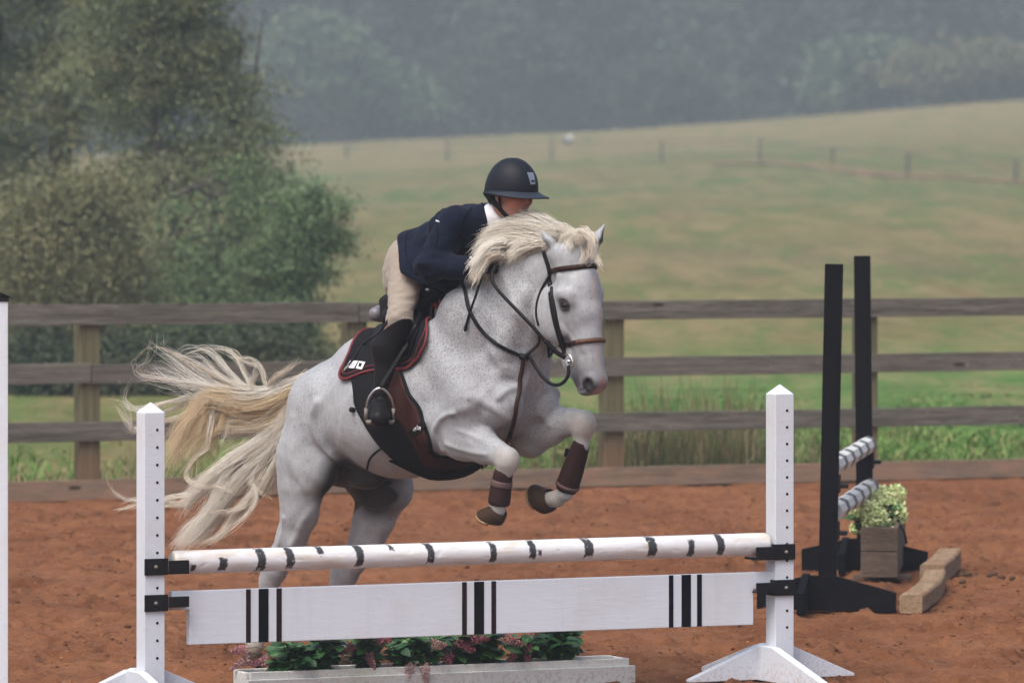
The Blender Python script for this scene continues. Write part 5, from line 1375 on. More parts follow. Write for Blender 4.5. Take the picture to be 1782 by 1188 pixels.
breeches = npmesh('breeches', H2W(V), Q, m_br, person)
# seam down the outer thigh
for sg in (1, -1):
    b = MB(); P = []
    bv = BVHTree.FromPolygons([tuple(v) for v in V], [tuple(q) for q in Q])
    hj, kn = limbs_pts(sg)[3:5]
    for i in range(14):
        u = i/13; c0 = Vector(hj).lerp(Vector(kn), u); h_ = bv.ray_cast(c0+Vector((-.03, .5*sg, .02)), Vector((0, -sg, 0)))
        if h_[0]: P.append(h2w(h_[0]+h_[1]*.0005)-HO)
    if len(P) > 3: b.tube(P, .0018, 6); b.build('seam', simple_mat('seam', (.24, .19, .14), .9), breeches)
# boots
for sg in (1, -1):
    sh, el, wr, hj, kn, an, toe, heel = limbs_pts(sg); kn = np.array(kn); an = np.array(an); toe = np.array(toe); heel = np.array(heel)
    f = Field(np.minimum(np.minimum(kn, toe), heel)-.13, np.maximum(np.maximum(kn, toe), an)+.13, .0042)
    calf = kn*.62+an*.38+np.array([-.030, .004*sg, 0]); low = kn*.25+an*.75+np.array([-.006, 0, 0])
    f.cone(kn+np.array([.0, 0, .01]), calf, .070, .073, .03); f.cone(calf, low, .072, .050, .03); f.cone(low, an, .048, .046, .02)
    f.cone(an, heel, .041, .036, .02); ball = heel*.42+toe*.58+np.array([0, 0, .008])
    f.cone(heel, ball, .036, .047, .02, 1.1); f.cone(ball, toe, .048, .040, .02, 1.15)
    clip(f, kn+np.array([0, 0, -.045]), (-.75, -.2*sg, 1))
    V, Q = f.mesh(1); N = normals(V, Q)
    w1 = np.exp(-((V[:, 2]-an[2]-.03)/.04)**2); V = V+N*(wrinkle(V, .010, 20, (.6, .6, 3.2), 9)*(w1+.06))[:, None]
    bt = npmesh('riding_boot', H2W(V), Q, M['leather_black'], person)
    # sole with heel block
    b = MB(); dd = (toe-heel); dd /= np.linalg.norm(dd); upv = np.array([0, 0, 1.])-dd*dd[2]; upv /= np.linalg.norm(upv); sd_ = np.cross(dd, upv)
    ring = []
    for (l, w_) in ((-.035, .018), (-.02, .03), (.04, .030), (.09, .038), (.14, .046), (.18, .042), (.205, .022)):
        ring.append((l, w_))
    pts = [(l, w_) for l, w_ in ring]+[(l, -w_) for l, w_ in ring[::-1]]
    c0 = heel-upv*.034; Lf = np.linalg.norm(toe-heel)+.03
    vs = [h2w(tuple(c0+dd*l*Lf/.205*.9+sd_*w_-upv*h_))-HO for h_ in (0, .008) for l, w_ in pts]; n = len(pts)
    fs = [list(range(n)), list(range(n, 2*n))[::-1]]+[[i, (i+1) % n, (i+1) % n+n, i+n] for i in range(n)]
    b.add(vs, fs); b.build('sole', M['leather_brown'], bt, .002)
    # laces on the instep
    for q in range(5):
        u = .30+q*.09; c1 = an*(1-u)+toe*u+upv*.0
        bvb = BVHTree.FromPolygons([tuple(v) for v in V], [tuple(x) for x in Q]); P = []
        for k in range(7):
            a = (k-3)/3*.026; st_ = Vector(tuple(c1+sd_*a+upv*.12)); h_ = bvb.ray_cast(st_, Vector(tuple(-upv)))
            if h_[0]: P.append(h2w(h_[0]+h_[1]*.001)-HO)
        if len(P) > 3: b = MB(); b.tube(P, .0022, 6); b.build('lace', M['leather_black'], bt)
# jacket
f = Field((-.22, -.52, 1.55), (.80, .52, 2.35), .0055)
f.cone(pel, wai, .124, .118, .05, 1.2); f.cone(wai, che, .118, .138, .05, 1.2); f.cone(che, (nb[0]-.005, 0, nb[2]+.005), .138, .090, .05, 1.35)
f.cone((.455, -.13, nb[2]-.01), (.455, .13, nb[2]-.01), .085, .085, .05)
f.cone((wai[0]+.02, 0, wai[2]-.04), (che[0]-.01, 0, che[2]-.13), .10, .085, .06, 1.3)      # hanging front
for sg in (1, -1):
    sh, el, wr, hj, kn, an, toe, heel = limbs_pts(sg)
    f.cone((pel[0]-.0, .07*sg, pel[2]-.01), (pel[0]+.06, .155*sg, pel[2]-.11), .118, .118, .05)    # skirt of the jacket
    f.cone((pel[0]+.07, .15*sg, pel[2]-.08), (che[0]-.04, .12*sg, che[2]-.17), .11, .075, .05)
    f.cone(sh, el, .076, .070, .02); f.cone((sh[0]+.0, sh[1]-.04*sg, sh[2]-.01), (sh[0]-.05, sh[1]-.05*sg, sh[2]-.07), .072, .07, .04)
    w2 = np.array(el)*.07+np.array(wr)*.93
    f.cone(el, w2, .072, .053, .02)
# open the sleeves and the neck, cut the hem
Vd = np.array(limbs_pts(1)[2])-np.array(limbs_pts(1)[1])
hem0 = np.array(hp(697, 448, .1))
F2 = Field(f.lo, f.lo+(f.n-1)*f.v, f.v); F2.a = f.a.copy()
clip(F2, (hp(692, 420, .12)[0], 0, hp(692, 420, .12)[2]), (-1.0, 0, -.12)); clip(F2, (hp(693, 420, .05)[0], .05, hp(693, 420, .05)[2]), (-.695, .719, -.10), True); clip(F2, (hp(697, 452, .15)[0], 0, hp(697, 452, .15)[2]), (-.47, 0, -.88)); clip(F2, (0, 0, hp(760, 512, .1)[2]), (0, 0, -1)); f.a = F2.a
V, Q = f.mesh(2); N = normals(V, Q)
elz = limbs_pts(1)[1]
w1 = .35+np.exp(-(((V[:, 0]-elz[0])/.10)**2+((V[:, 2]-elz[2])/.10)**2)*.8)+.7*np.exp(-((V[:, 0]-.40)/.07)**2)
V = V+N*(wrinkle(V, .028, 10, (1.5, 1.0, 2.2), 23)*w1+wrinkle(V, .009, 24, (2, .8, 1.2), 5)*w1)[:, None]
jk = npmesh('jacket', H2W(V), Q, m_navy, person)
jb = BVHTree.FromPolygons([tuple(v) for v in (H2W(V)+np.array(HO))], [tuple(q) for q in Q])
def on_j(px, py, off=.002):
    h_ = ray(px, py, jb); return (h_[0]+h_[1]*off-HO) if h_[0] is not None else None
def j_line(pts, r, name, mat, flat=1.0):
    P = [on_j(x, y) for x, y in [tuple(p)[:2] for p in catmull([Vector((x, y, 0)) for x, y in pts], 6)]]; P = [p for p in P if p is not None]
    if len(P) > 2: b = MB(); b.tube(P, r, 6); return b.build(name, mat, jk)
m_nav2 = simple_mat('navy_seam', (.004, .006, .013), .9)
j_line([(820, 362), (808, 378), (802, 400), (806, 420)], .0022, 'armhole_seam', m_nav2)
j_line([(720, 384), (708, 410), (706, 440), (716, 470)], .002, 'vent_seam', m_nav2)
j_line([(760, 386), (762, 410), (758, 430)], .002, 'vent_seam', m_nav2)
j_line([(838, 352), (842, 368), (846, 386), (846, 404)], .006, 'collar', m_navy)
# peplum tab and the little white tie at the waist
P = [on_j(x, y, .001) for x, y in ((724, 386), (735, 387), (750, 387), (764, 386))]
P = [p for p in P if p is not None]
if len(P) > 2: b = MB(); b.tube(P, [.005]*len(P), 6); b.build('waist_tab', m_navy, jk)
p = on_j(763, 386, .005)
if p is not None: b = MB(); b.tube([p+Vector((-.008, -.002, .003)), p, p+Vector((.008, -.002, -.004))], .0045, 6); b.build('number_tie', simple_mat('white_tie', (.8, .8, .8), .6), jk)
# cuff buttons
p = on_j(819, 449, .003)
if p is not None: b = MB(); b.tube([p, p+Vector((0, -.004, 0))], [.006, .004], 8); b.build('cuff_button', simple_mat('cuff_silver', (.7, .7, .7), .3, .8), jk)
# white stock collar
b = MB(); n0 = Vector(h2w(nb))-HO; n1 = hdw(-.030, 0, -.10)-HO; ax = (n1-n0)
b.tube([n0-ax*.1, n0+ax*.35, n0+ax*.75, n0+ax*.9], [.085, .076, .068, .064], 24); b.build('stock_collar', simple_mat('white_cotton', (.78, .78, .82), .8, 0, .05, 80, .3), person)
# gloves
m_glove = simple_mat('black_glove', (.013, .012, .013), .6, 0, .3, 90, .3)
for sg in (1, -1):
    wr = np.array(limbs_pts(sg)[2]); f = Field(wr-.10, wr+np.array([.18, .12, .10]), .0030); hand(f, sg, .0022); f.cone(wr-np.array([.02, 0, 0]), wr, .036, .031, .01)
    V, Q = f.mesh(1); npmesh('glove', H2W(V), Q, m_glove, person)
# hair net below the helmet
b = MB(); ve, fe = [], []
for i in range(13):
    for j in range(22):
        th = math.pi*i/12; ph = 2*math.pi*j/22
        ve.append(hdw(-.048+.062*math.sin(th)*math.cos(ph), .070*math.sin(th)*math.sin(ph), -.042+.050*math.cos(th))-HO)
for i in range(12):
    for j in range(22): fe.append((i*22+j, i*22+(j+1) % 22, (i+1)*22+(j+1) % 22, (i+1)*22+j))
b.add(ve, fe, None, True); b.build('hair', simple_mat('dark_hair_net', (.018, .012, .010), .7, 0, .4, 70, .8), person)

# helmet: shell, long brim, harness, badge
t = NT('helmet_shell'); n1 = t.noise(5, 3, .5); c = t.mix(n1, (.008, .010, .015), (.013, .016, .022)); t.bump(t.noise(500, 2, .5), .12, .001); m_hel = t.done(c, .5, .16)
m_brim = simple_mat('helmet_brim', (.026, .033, .046), .45, 0, .1, 300, .1)
def rim_u(a): return -.008-.030*max(0, -math.cos(a))**1.5+.004*math.cos(a)   # a = 0 front
seg, rows = 64, 22; ve, fe = [], []
for i in range(rows+1):
    q = i/rows
    for j in range(seg):
        a = 2*math.pi*j/seg; u0 = rim_u(a); th = q*math.pi/2
        rad = math.cos(th)**.92 if q < 1 else 0; 
        fl = .137 if math.cos(a) > 0 else .128; bulge = 1+.02*math.sin(th*2)
        ve.append(hdw(-.004+fl*math.cos(a)*rad*bulge, .112*math.sin(a)*rad*bulge, u0+(.142-u0)*math.sin(th)**1.0)-HO)
for i in range(rows):
    for j in range(seg): fe.append((i*seg+j, i*seg+(j+1) % seg, (i+1)*seg+(j+1) % seg, (i+1)*seg+j))
b = MB(); b.add(ve, fe, None, True)
helmet = b.build('helmet', m_hel, person, fix=True)
sm_ = helmet.modifiers.new('thick', 'SOLIDIFY'); sm_.thickness = .006; sm_.offset = -1
hb_ = BVHTree.FromPolygons([tuple(v) for v in [Vector(x)+HO for x in ve]], fe)
ve, fe = [], []
for j in range(65):
    a = -2.5+5.0*j/64; ca = math.cos(a); wd = .006+.060*max(0, math.cos(a*.62))**4.0+.010*max(0, math.cos(a*.6)); u0 = rim_u(a)
    for k in range(7):
        q = k/6; r_ = 1+q*wd/.13
        up_ = u0+.006-.020*q*max(0, math.cos(a*.7))**1.0*(1-.25*math.cos(a)*q)-.010*q*abs(math.sin(a))
        ve.append((-.004+(.137 if ca > 0 else .128)*ca*(.985+q*wd/.13), .112*math.sin(a)*(.985+q*wd/.15*(.75)), up_))
n0_ = len(ve); allv = [hdw(*v)-HO for v in ve]+[hdw(v[0], v[1], v[2]-.006)-HO for v in ve]
for j in range(64):
    for k in range(6):
        a_ = j*7+k; fe.append((a_, a_+1, a_+8, a_+7)); fe.append((a_+n0_, a_+7+n0_, a_+8+n0_, a_+1+n0_))
    fe.append((j*7+6, j*7+6+n0_, (j+1)*7+6+n0_, (j+1)*7+6))
b = MB(); b.add(allv, fe, None, True); b.build('brim', m_brim, helmet)
# rim band
b = MB(); P = [hdw(-.004+(.139 if math.cos(a) > 0 else .130)*math.cos(a), .114*math.sin(a), rim_u(a)+.001)-HO for a in np.linspace(0, 2*math.pi, 60)]
b.tube(P, .0032, 6, caps=False); b.build('rim_band', m_brim, helmet)
def strap_w(P, w_, th, name, mat, parent, out=None):
    'flat strap along world points, outward direction per point'
    P = [Vector(p) for p in P]; n = len(P); vs = []; 
    for i in range(n):
        T = (P[min(i+1, n-1)]-P[max(i-1, 0)]).normalized(); o_ = Vector(out[i] if hasattr(out, '__len__') and len(out) == n else out)
        s_ = T.cross(o_); s_ = s_.normalized() if s_.length > 1e-5 else Vector((1, 0, 0)); o_ = s_.cross(T).normalized()
        for (a, c_) in ((-.5, 0), (-.42, .8), (0, 1.05), (.42, .8), (.5, 0), (.42, -.6), (-.42, -.6)): vs.append(P[i]+s_*a*w_+o_*c_*th-HO)
    fs = [(i*7+k, i*7+(k+1) % 7, (i+1)*7+(k+1) % 7, (i+1)*7+k) for i in range(n-1) for k in range(7)]+[tuple(range(7)), tuple((n-1)*7+k for k in range(7))]
    b = MB(); b.add(vs, fs, None, True); return b.build(name, mat, parent)
for sg in (1, -1):
    o_ = LT*sg
    P = catmull([hdw(-.085, .082*sg, -.03), hdw(-.045, .085*sg, -.055), hdw(.0, .072*sg, -.085), hdw(.035, .045*sg, -.125), hdw(.055, .005*sg, -.143)], 6)
    strap_w(P, .022, .004, 'chin_harness', M['leather_black'], helmet, o_)
    P = catmull([hdw(.02, .096*sg, -.01), hdw(.012, .084*sg, -.05), hdw(.01, .072*sg, -.09)], 6); strap_w(P, .015, .004, 'chin_harness', M['leather_black'], helmet, o_)
b = MB(); ve, fe = [], []     # padded back cradle
for i in range(7):
    for j in range(17):
        a = math.pi*(.55+.9*j/16); u_ = -.02-.065*i/6*(.55+.45*math.sin(math.pi*j/16)); r_ = 1-.12*i/6-.08*(i/6)**2
        ve.append(hdw(-.004+.126*math.cos(a)*r_, .108*math.sin(a)*r_, u_)-HO)
for i in range(6):
    for j in range(16): fe.append((i*17+j, i*17+j+1, (i+1)*17+j+1, (i+1)*17+j))
b.add(ve, fe, None, True); o = b.build('back_cradle', M['leather_black'], helmet, fix=False); s_ = o.modifiers.new('thick', 'SOLIDIFY'); s_.thickness = .006
# silver badge and the piping over the crown
def on_h(a, q, off):   # a: angle from front, q: 0 rim .. 1 crown
    th = q*math.pi/2; u0 = rim_u(a); rad = math.cos(th)**.92; fl = .137; bulge = 1+.02*math.sin(th*2)
    return hdw(-.004+(fl*bulge+off)*math.cos(a)*rad, (.112*bulge+off)*math.sin(a)*rad, u0+(.142-u0)*math.sin(th)+off*math.sin(th)*.8)-HO
m_sil = simple_mat('brushed_silver', (.42, .42, .45), .4, .8, .15, 60)
b = MB(); pts = [(-.17, .56), (.17, .56), (.10, .30), (-.10, .30)]; ve = []
for off in (.001, .0045):
    for i in range(5):
        for j in range(7):
            q = .43-(.25)*i/4; hw = .21-.08*i/4; ve.append(on_h(-hw+2*hw*j/6, q, off))
fe = [(i*7+j+35*k, i*7+j+1+35*k, (i+1)*7+j+1+35*k, (i+1)*7+j+35*k) for k in (0, 1) for i in range(4) for j in range(6)]
bd = [j for j in range(7)]+[7*i+6 for i in range(1, 5)]+[28+j for j in range(5, -1, -1)]+[7*i for i in range(3, 0, -1)]
fe += [(bd[i], bd[(i+1) % len(bd)], bd[(i+1) % len(bd)]+35, bd[i]+35) for i in range(len(bd))]
b.add(ve, fe); badge = b.build('badge', m_sil, helmet)
b = MB(); b.tube([on_h(a, .27-.03*math.cos(a*14), .0055) for a in np.linspace(-.085, .085, 9)], .0035, 6); b.build('badge_mark', M['black_plastic'], badge)
for sg in (1, -1):
    b = MB(); b.tube([on_h(sg*(.25+.25*(q-.43)+1.5*(q-.43)**2), q, .0012) for q in np.linspace(.43, .97, 18)], .0011, 6); b.build('piping', m_brim, helmet)
# ================================================================ saddle and what hangs from it
AX0 = hp(560, 722); AX1 = hp(850, 665)
def axz(s): return AX0[2]+(AX1[2]-AX0[2])*(s-AX0[0])/(AX1[0]-AX0[0])
HBl = BVHTree.FromPolygons([tuple(w2h(HO+v.co)) for v in hbody.data.vertices], [tuple(p.vertices) for p in hbody.data.polygons])
def cyl(px, py):
    p, n = ray(px, py)
    if p is None: p = Vector(h2w(hp(px, py, .12)))
    s, n_, z = w2h(p); return (s, math.atan2(abs(n_), z-axz(s)))
def surf(s, phi, off=0.0):
    'coat surface at a station and angle round the barrel (local frame)'
    o = Vector((s, 0, axz(s))); d = Vector((0, math.sin(phi), math.cos(phi)))
    h_ = HBl.ray_cast(o+d*.1, d, 1.2)
    if h_[0] is None: return o+d*(.3+off), d
    n = h_[1]
    if n.dot(d) < 0: n = -n
    return h_[0]+n*off, n
def pxs(pts, off=.006, bvh=None, n=6):
    'pixel polyline -> points on the coat (entries with n go through the air)'
    out = []
    for e in pts:
        if len(e) == 3: out.append(Vector(h2w(hp(*e))))
        else:
            p, nn = ray(e[0], e[1], bvh)
            if p is None: p, nn = ray(e[0]-4, e[1]-4, bvh)
            if p is None: p = Vector(h2w(hp(e[0], e[1], .1))); nn = ND
            if nn.dot(CAMP-p) < 0: nn = -nn
            out.append(p+nn*off)
    return catmull(out, n)
def interp(c, u):
    x = u*(len(c)-1); i = min(int(x), len(c)-2); t_ = x-i; return tuple(c[i][k]*(1-t_)+c[i+1][k]*t_ for k in range(len(c[0])))
def smoothc(c, n=6):
    return [tuple(v)[:2] for v in catmull([Vector((a, b_, 0)) for a, b_ in c], n)]
def patch(name, top, bot, off, th, mat, parent, nu=36, nv=22, both=True, smooth_n=3):
    'cloth between two curves given in (station, angle); mirrored over the spine when both'
    grids = []
    for sg in ((1, -1) if both else (1,)):
        G = np.zeros((nu+1, nv+1, 3)); Nn = np.zeros_like(G)
        for i in range(nu+1):
            a, c_ = interp(top, i/nu), interp(bot, i/nu)
            for j in range(nv+1):
                v = j/nv; s = a[0]*(1-v)+c_[0]*v; ph = a[1]*(1-v)+c_[1]*v
                p, n = surf(s, ph*sg, 0); G[i, j] = p; Nn[i, j] = n
        for _ in range(smooth_n):
            G2 = G.copy(); G2[1:-1, 1:-1] = .5*G[1:-1, 1:-1]+.125*(G[:-2, 1:-1]+G[2:, 1:-1]+G[1:-1, :-2]+G[1:-1, 2:]); G = G2
            N2 = Nn.copy(); N2[1:-1, 1:-1] = (Nn[:-2, 1:-1]+Nn[2:, 1:-1]+Nn[1:-1, :-2]+Nn[1:-1, 2:])/4; Nn = N2
        Nn /= np.linalg.norm(Nn, axis=2)[..., None]+1e-9
        A = (G+Nn*off).reshape(-1, 3); B = (G+Nn*(off+th)).reshape(-1, 3); m = len(A); idx = np.arange(m).reshape(nu+1, nv+1)
        F = np.stack([idx[:-1, :-1], idx[1:, :-1], idx[1:, 1:], idx[:-1, 1:]], -1).reshape(-1, 4)
        bd = list(idx[0, :])+list(idx[1:, -1])+list(idx[-1, -2::-1])+list(idx[-2:0:-1, 0])
        S = np.array([[bd[i], bd[(i+1) % len(bd)], bd[(i+1) % len(bd)]+m, bd[i]+m] for i in range(len(bd))])
        grids.append((np.concatenate([A, B]), np.concatenate([F[:, ::-1], F+m, S]), G+Nn*(off+th)))
    V = np.concatenate([g[0] for g in grids]); Fq = np.concatenate([g[1]+i*len(grids[0][0]) for i, g in enumerate(grids)])
    o = npmesh(name, H2W(V), Fq, mat, parent)
    bm = bmesh.new(); bm.from_mesh(o.data); bmesh.ops.remove_doubles(bm, verts=bm.verts, dist=.0004); bmesh.ops.recalc_face_normals(bm, faces=bm.faces); bm.to_mesh(o.data); bm.free()
    return o, [g[2] for g in grids]
saddle = empty('saddle', HO, 0, 'black jumping saddle with red edged pad and brown girth on the horse', 'saddle')
s_l = hp(646, 588, 0)[0]; s_r = hp(778, 500, 0)[0]
def spine(n): return [(s_l+(s_r-s_l)*i/n, .0) for i in range(n+1)]
padb = smoothc([cyl(x, y) for x, y in ((612, 616), (603, 636), (595, 655), (604, 662), (625, 655), (650, 647), (698, 645), (722, 636), (735, 616), (746, 582), (756, 545), (766, 508))], 5)
m_pad = cloth_mat('black_quilt', (.010, .010, .012), (.015, .015, .017), .95, 220, .0)
pad, gr = patch('saddle_pad', spine(40), padb, .006, .012, m_pad, saddle, 60, 26)
m_red = simple_mat('red_trim', (.14, .010, .014), .6, 0, .3, 200, .4)
for g in gr:
    P = [Vector(g[i, -1]) for i in range(g.shape[0])]; P = [Vector(g[0, j]) for j in range(0, g.shape[1]-1, 2)]+P+[Vector(g[-1, j]) for j in range(g.shape[1]-2, -1, -2)]
    b = MB(); b.tube([h2w(p)-HO for p in P], .0068, 8); b.build('red_trim', m_red, pad)
    P2 = [Vector(g[i, -3]) for i in range(g.shape[0])]; b = MB(); b.tube([h2w(p)-HO for p in P2], .0028, 6); b.build('red_piping', m_red, pad)
PB = BVHTree.FromPolygons([tuple(HO+v.co) for v in pad.data.vertices], [tuple(p.vertices) for p in pad.data.polygons])
def px_patch(name, pts, off, th, mat, parent, bvh):
    'small flat badge lying on a surface: 4 corners in order'
    n = 6; ve = []
    for o_ in (off, off+th):
        for i in range(n+1):
            for j in range(n+1):
                u, v = i/n, j/n; x = (pts[0][0]*(1-u)+pts[1][0]*u)*(1-v)+(pts[3][0]*(1-u)+pts[2][0]*u)*v; y = (pts[0][1]*(1-u)+pts[1][1]*u)*(1-v)+(pts[3][1]*(1-u)+pts[2][1]*u)*v
                p, nn = ray(x, y, bvh)
                if p is None:
                    p, nn = ray(x, y)
                    if p is None: return None
                    if nn.dot(CAMP-p) < 0: nn = -nn
                    p = p+nn*.022
                if nn.dot(CAMP-p) < 0: nn = -nn
                ve.append(p+nn*o_-HO)
    m = (n+1)**2; fe = [(i*(n+1)+j+m*k, i*(n+1)+j+1+m*k, (i+1)*(n+1)+j+1+m*k, (i+1)*(n+1)+j+m*k) for k in (0, 1) for i in range(n) for j in range(n)]
    idx = np.arange(m).reshape(n+1, n+1); bd = list(idx[0, :])+list(idx[1:, -1])+list(idx[-1, -2::-1])+list(idx[-2:0:-1, 0])
    fe += [(bd[i], bd[(i+1) % len(bd)], bd[(i+1) % len(bd)]+m, bd[i]+m) for i in range(len(bd))]
    b = MB(); b.add(ve, fe); return b.build(name, mat, parent)
m_lab = simple_mat('white_label', (.72, .72, .78), .7, 0, .03, 30); m_blue = simple_mat('label_print', (.35, .37, .55), .7)
lb = px_patch('label', [(610, 628), (623.5, 628), (616.5, 641), (603, 640)], .001, .002, m_lab, pad, PB)
lb2 = px_patch('label', [(625.5, 628.5), (636, 630), (630, 643), (619.5, 641)], .001, .002, m_lab, pad, PB)
if lb2: px_patch('emblem', [(626, 632), (631, 632.5), (629, 638.5), (624.5, 638)], .0035, .001, M['black_plastic'], lb2, PB)
if lb:
    for yy in (633, 636): px_patch('label_print', [(611-(yy-630)*.4, yy), (620-(yy-630)*.4, yy), (619.6-(yy-630)*.4, yy+1.0), (610.6-(yy-630)*.4, yy+1.0)], .0035, .0008, m_blue, lb, PB)
# flap
s_l2 = hp(672, 572, 0)[0]; s_r2 = hp(770, 505, 0)[0]
flb = smoothc([cyl(x, y) for x, y in ((656, 585), (655, 610), (662, 632), (690, 636), (712, 630), (724, 610), (734, 575), (742, 548), (752, 520))], 5)
flap, _ = patch('flap', [(s_l2+(s_r2-s_l2)*i/20, .0) for i in range(21)], flb, .020, .008, M['leather_black'], saddle, 36, 20)
# seat
f = Field((-.12, -.32, 1.45), (.62, .32, 1.98), .0055)
def top_at(s, up): p, n = surf(s, 0, 0); return (s, 0, p[2]+up)
f.cone(top_at(.0, .075), top_at(.12, .05), .045, .045, .05, 2.6); f.cone(top_at(.12, .05), top_at(.26, .05), .045, .045, .05, 2.0); f.cone(top_at(.26, .045), top_at(.38, .055), .045, .030, .04, 1.4)
f.cone(top_at(-.045, .105), top_at(.0, .085), .028, .04, .04, 3.6); f.cone(top_at(.0, .06), top_at(.12, .03), .05, .06, .04, 2.4)
for sg in (1, -1):
    a = top_at(.03, .02); c_ = top_at(.33, .0); f.cone((a[0], .10*sg, a[2]-.02), (c_[0], .09*sg, c_[2]-.03), .045, .05, .05)
V, Q = f.mesh(2); seat = npmesh('seat', H2W(V), Q, M['leather_black'], saddle)
c0 = hp(668, 542, .05); cf = Field(np.array((c0[0], 0, c0[2]))-.26, np.array((c0[0], 0, c0[2]))+.26, .006)
cf.cone((c0[0], -.10, c0[2]-.01), (c0[0], .10, c0[2]-.01), .034, .034, .03); cf.cone((c0[0]+.0, 0, c0[2]-.005), (c0[0]+.05, 0, c0[2]-.03), .035, .03, .04, 2.4)
V, Q = cf.mesh(1); npmesh('cantle', H2W(V), Q, simple_mat('grey_leather', (.16, .15, .17), .45), saddle)
for sg in (1, -1):
    for (pts, r_) in ((((747, 520), (742, 545), (732, 575), (722, 598)), .013), (((728, 520), (722, 550), (714, 585)), .012)):
        P = pxs([(x, y) for x, y in pts], .034, None, 6); P = [Vector(h2w((w2h(p)[0], w2h(p)[1]*sg, w2h(p)[2]))) for p in P]
        b = MB(); b.tube([p-HO for p in P], [r_*.5]+[r_]*(len(P)-2)+[r_*.5], 10); b.build('knee_roll', M['leather_black'], flap)
p0_ = pxs([(741, 503, .17), (744, 504, .17), (747, 502, .17)], 0, None, 2); b = MB(); b.tube([p-HO for p in p0_], [.006, .009, .008, .009, .006], 8); b.build('saddle_stud', M['steel'], saddle)
# belly guard and girth
Lc = smoothc([cyl(x, y) for x, y in ((614, 655), (617, 680), (620, 705), (638, 740), (664, 776), (694, 803))]+[(hp(735, 820, 0)[0], 2.55), (hp(775, 830, 0)[0], math.pi)], 5)
Rc = smoothc([cyl(x, y) for x, y in ((700, 640), (708, 665), (722, 694), (738, 724), (750, 760), (764, 790))]+[(hp(820, 800, 0)[0], 2.70), (hp(858, 800, 0)[0], math.pi)], 5)
guard, _ = patch('belly_guard', Lc, Rc, .005, .009, m_pad, saddle, 60, 24)
Gl = [(a[0]*.36+c_[0]*.64, a[1]*.36+c_[1]*.64) for a, c_ in zip(Lc, Rc)]
Gr_ = [(a[0]*.03+c_[0]*.97, a[1]*.03+c_[1]*.97) for a, c_ in zip(Lc, Rc)]
girth, _ = patch('girth', Gl, Gr_, .0145, .007, M['leather_girth'], saddle, 60, 10)
GBv = BVHTree.FromPolygons([tuple(HO+v.co) for v in girth.data.vertices], [tuple(p.vertices) for p in girth.data.polygons])
bk = px_patch('buckle_band', [(712, 750), (742, 728), (749, 738), (719, 760)], .001, .005, M['cloth_black'], girth, GBv)
m_crest = simple_mat('silver_print', (.55, .53, .52), .5, .5)
if bk:
    for k, (x0, y0, x1, y1) in enumerate(((721, 750, 723, 745), (724, 751, 725, 743), (727, 748, 728, 740), (730, 749, 731, 742), (733, 750, 733, 742), (732, 742, 736, 736), (735, 743, 738, 738), (722, 749, 734, 745))):
        p0, n0_ = ray(x0, y0, GBv); p1, n1_ = ray(x1, y1, GBv)
        if p0 is not None and p1 is not None:
            b = MB(); dx_ = 0; b.tube([p0+n0_*(.0075 if n0_.dot(CAMP-p0) > 0 else -.0075)-HO, p1+n1_*(.0075 if n1_.dot(CAMP-p1) > 0 else -.0075)-HO], .0022, 5); b.build('crest', m_crest, bk)
def cord(name, pts, r, mat, parent, off=.006, flat=1.0, seg=8):
    P = pxs(pts, off) if not isinstance(pts[0], Vector) else catmull(pts, 6)
    b = MB(); b.tube([p-HO for p in P], r, seg, flat=flat); return b.build(name, mat, parent)
cord('loose_strap', [(668, 776), (655, 785), (645, 797), (641, 812)], .0055, M['leather_black'], guard, .014)
b = MB(); p, n = ray(616, 713); b.tube([p-HO, p+n*.02-HO], [.011, .013], 10); b.build('toggle', M['black_plastic'], guard)
p, n = ray(835, 800)
b = MB(); c0 = Vector(h2w(hp(846, 808, .02))); P = [c0+SD*.016*math.cos(a)+Vector((0, 0, .016*math.sin(a)))-HO for a in np.linspace(0, 6.283, 17)]; b.tube(P, .002, 6, caps=False); b.build('girth_ring', M['steel'], guard)
# stirrups
for sg in (1, -1):
    sh, el, wr, hj, kn, an, toe, heel = limbs_pts(sg); toe = Vector(toe); an = Vector(an); heel = Vector(heel)
    dd = (toe-heel).normalized(); upv = (Vector((0, 0, 1))-dd*dd.z).normalized(); sd_ = dd.cross(upv)
    cen = heel.lerp(toe, .70)+upv*.012; 
    iw, top = .0625, .115
    def ip(a, u_): return h2w(tuple(cen+sd_*a+upv*u_))-HO
    P = [ip(-iw, -.052), ip(-iw*1.02, -.02), ip(-iw*.98, .02), ip(-iw*.80, .065), ip(-iw*.42, .100), ip(0, .112), ip(iw*.42, .100), ip(iw*.80, .065), ip(iw*.98, .02), ip(iw*1.02, -.02), ip(iw, -.052)]
    st_ = MB(); st_.tube(catmull(P, 5), .0062, 10); so = st_.build('stirrup_iron', M['steel'], saddle)
    b = MB(); b.tube([ip(-iw, -.052), ip(0, -.056), ip(iw, -.052)], .011, 8, flat=1.8); b.build('tread', M['rubber_grey'], so)
    for q in (-1, 1): b = MB(); b.tube([ip(q*iw*1.02, -.04), ip(q*iw*1.0, .015)], .0095, 8); b.build('rubber_side', M['rubber_grey'], so)
    topw = Vector(ip(0, .116))+HO; a0 = Vector(h2w(tuple(surf(.30, .95*sg, .035)[0]))); a1 = Vector(h2w(tuple(Vector(kn).lerp(an, .35)+Vector((.075, -.01*sg, 0)))))
    strap_w(catmull([a0, a1, topw.lerp(a1, .35), topw], 6), .024, .004, 'stirrup_leather', M['leather_black'], saddle, [ND*sg]*19)
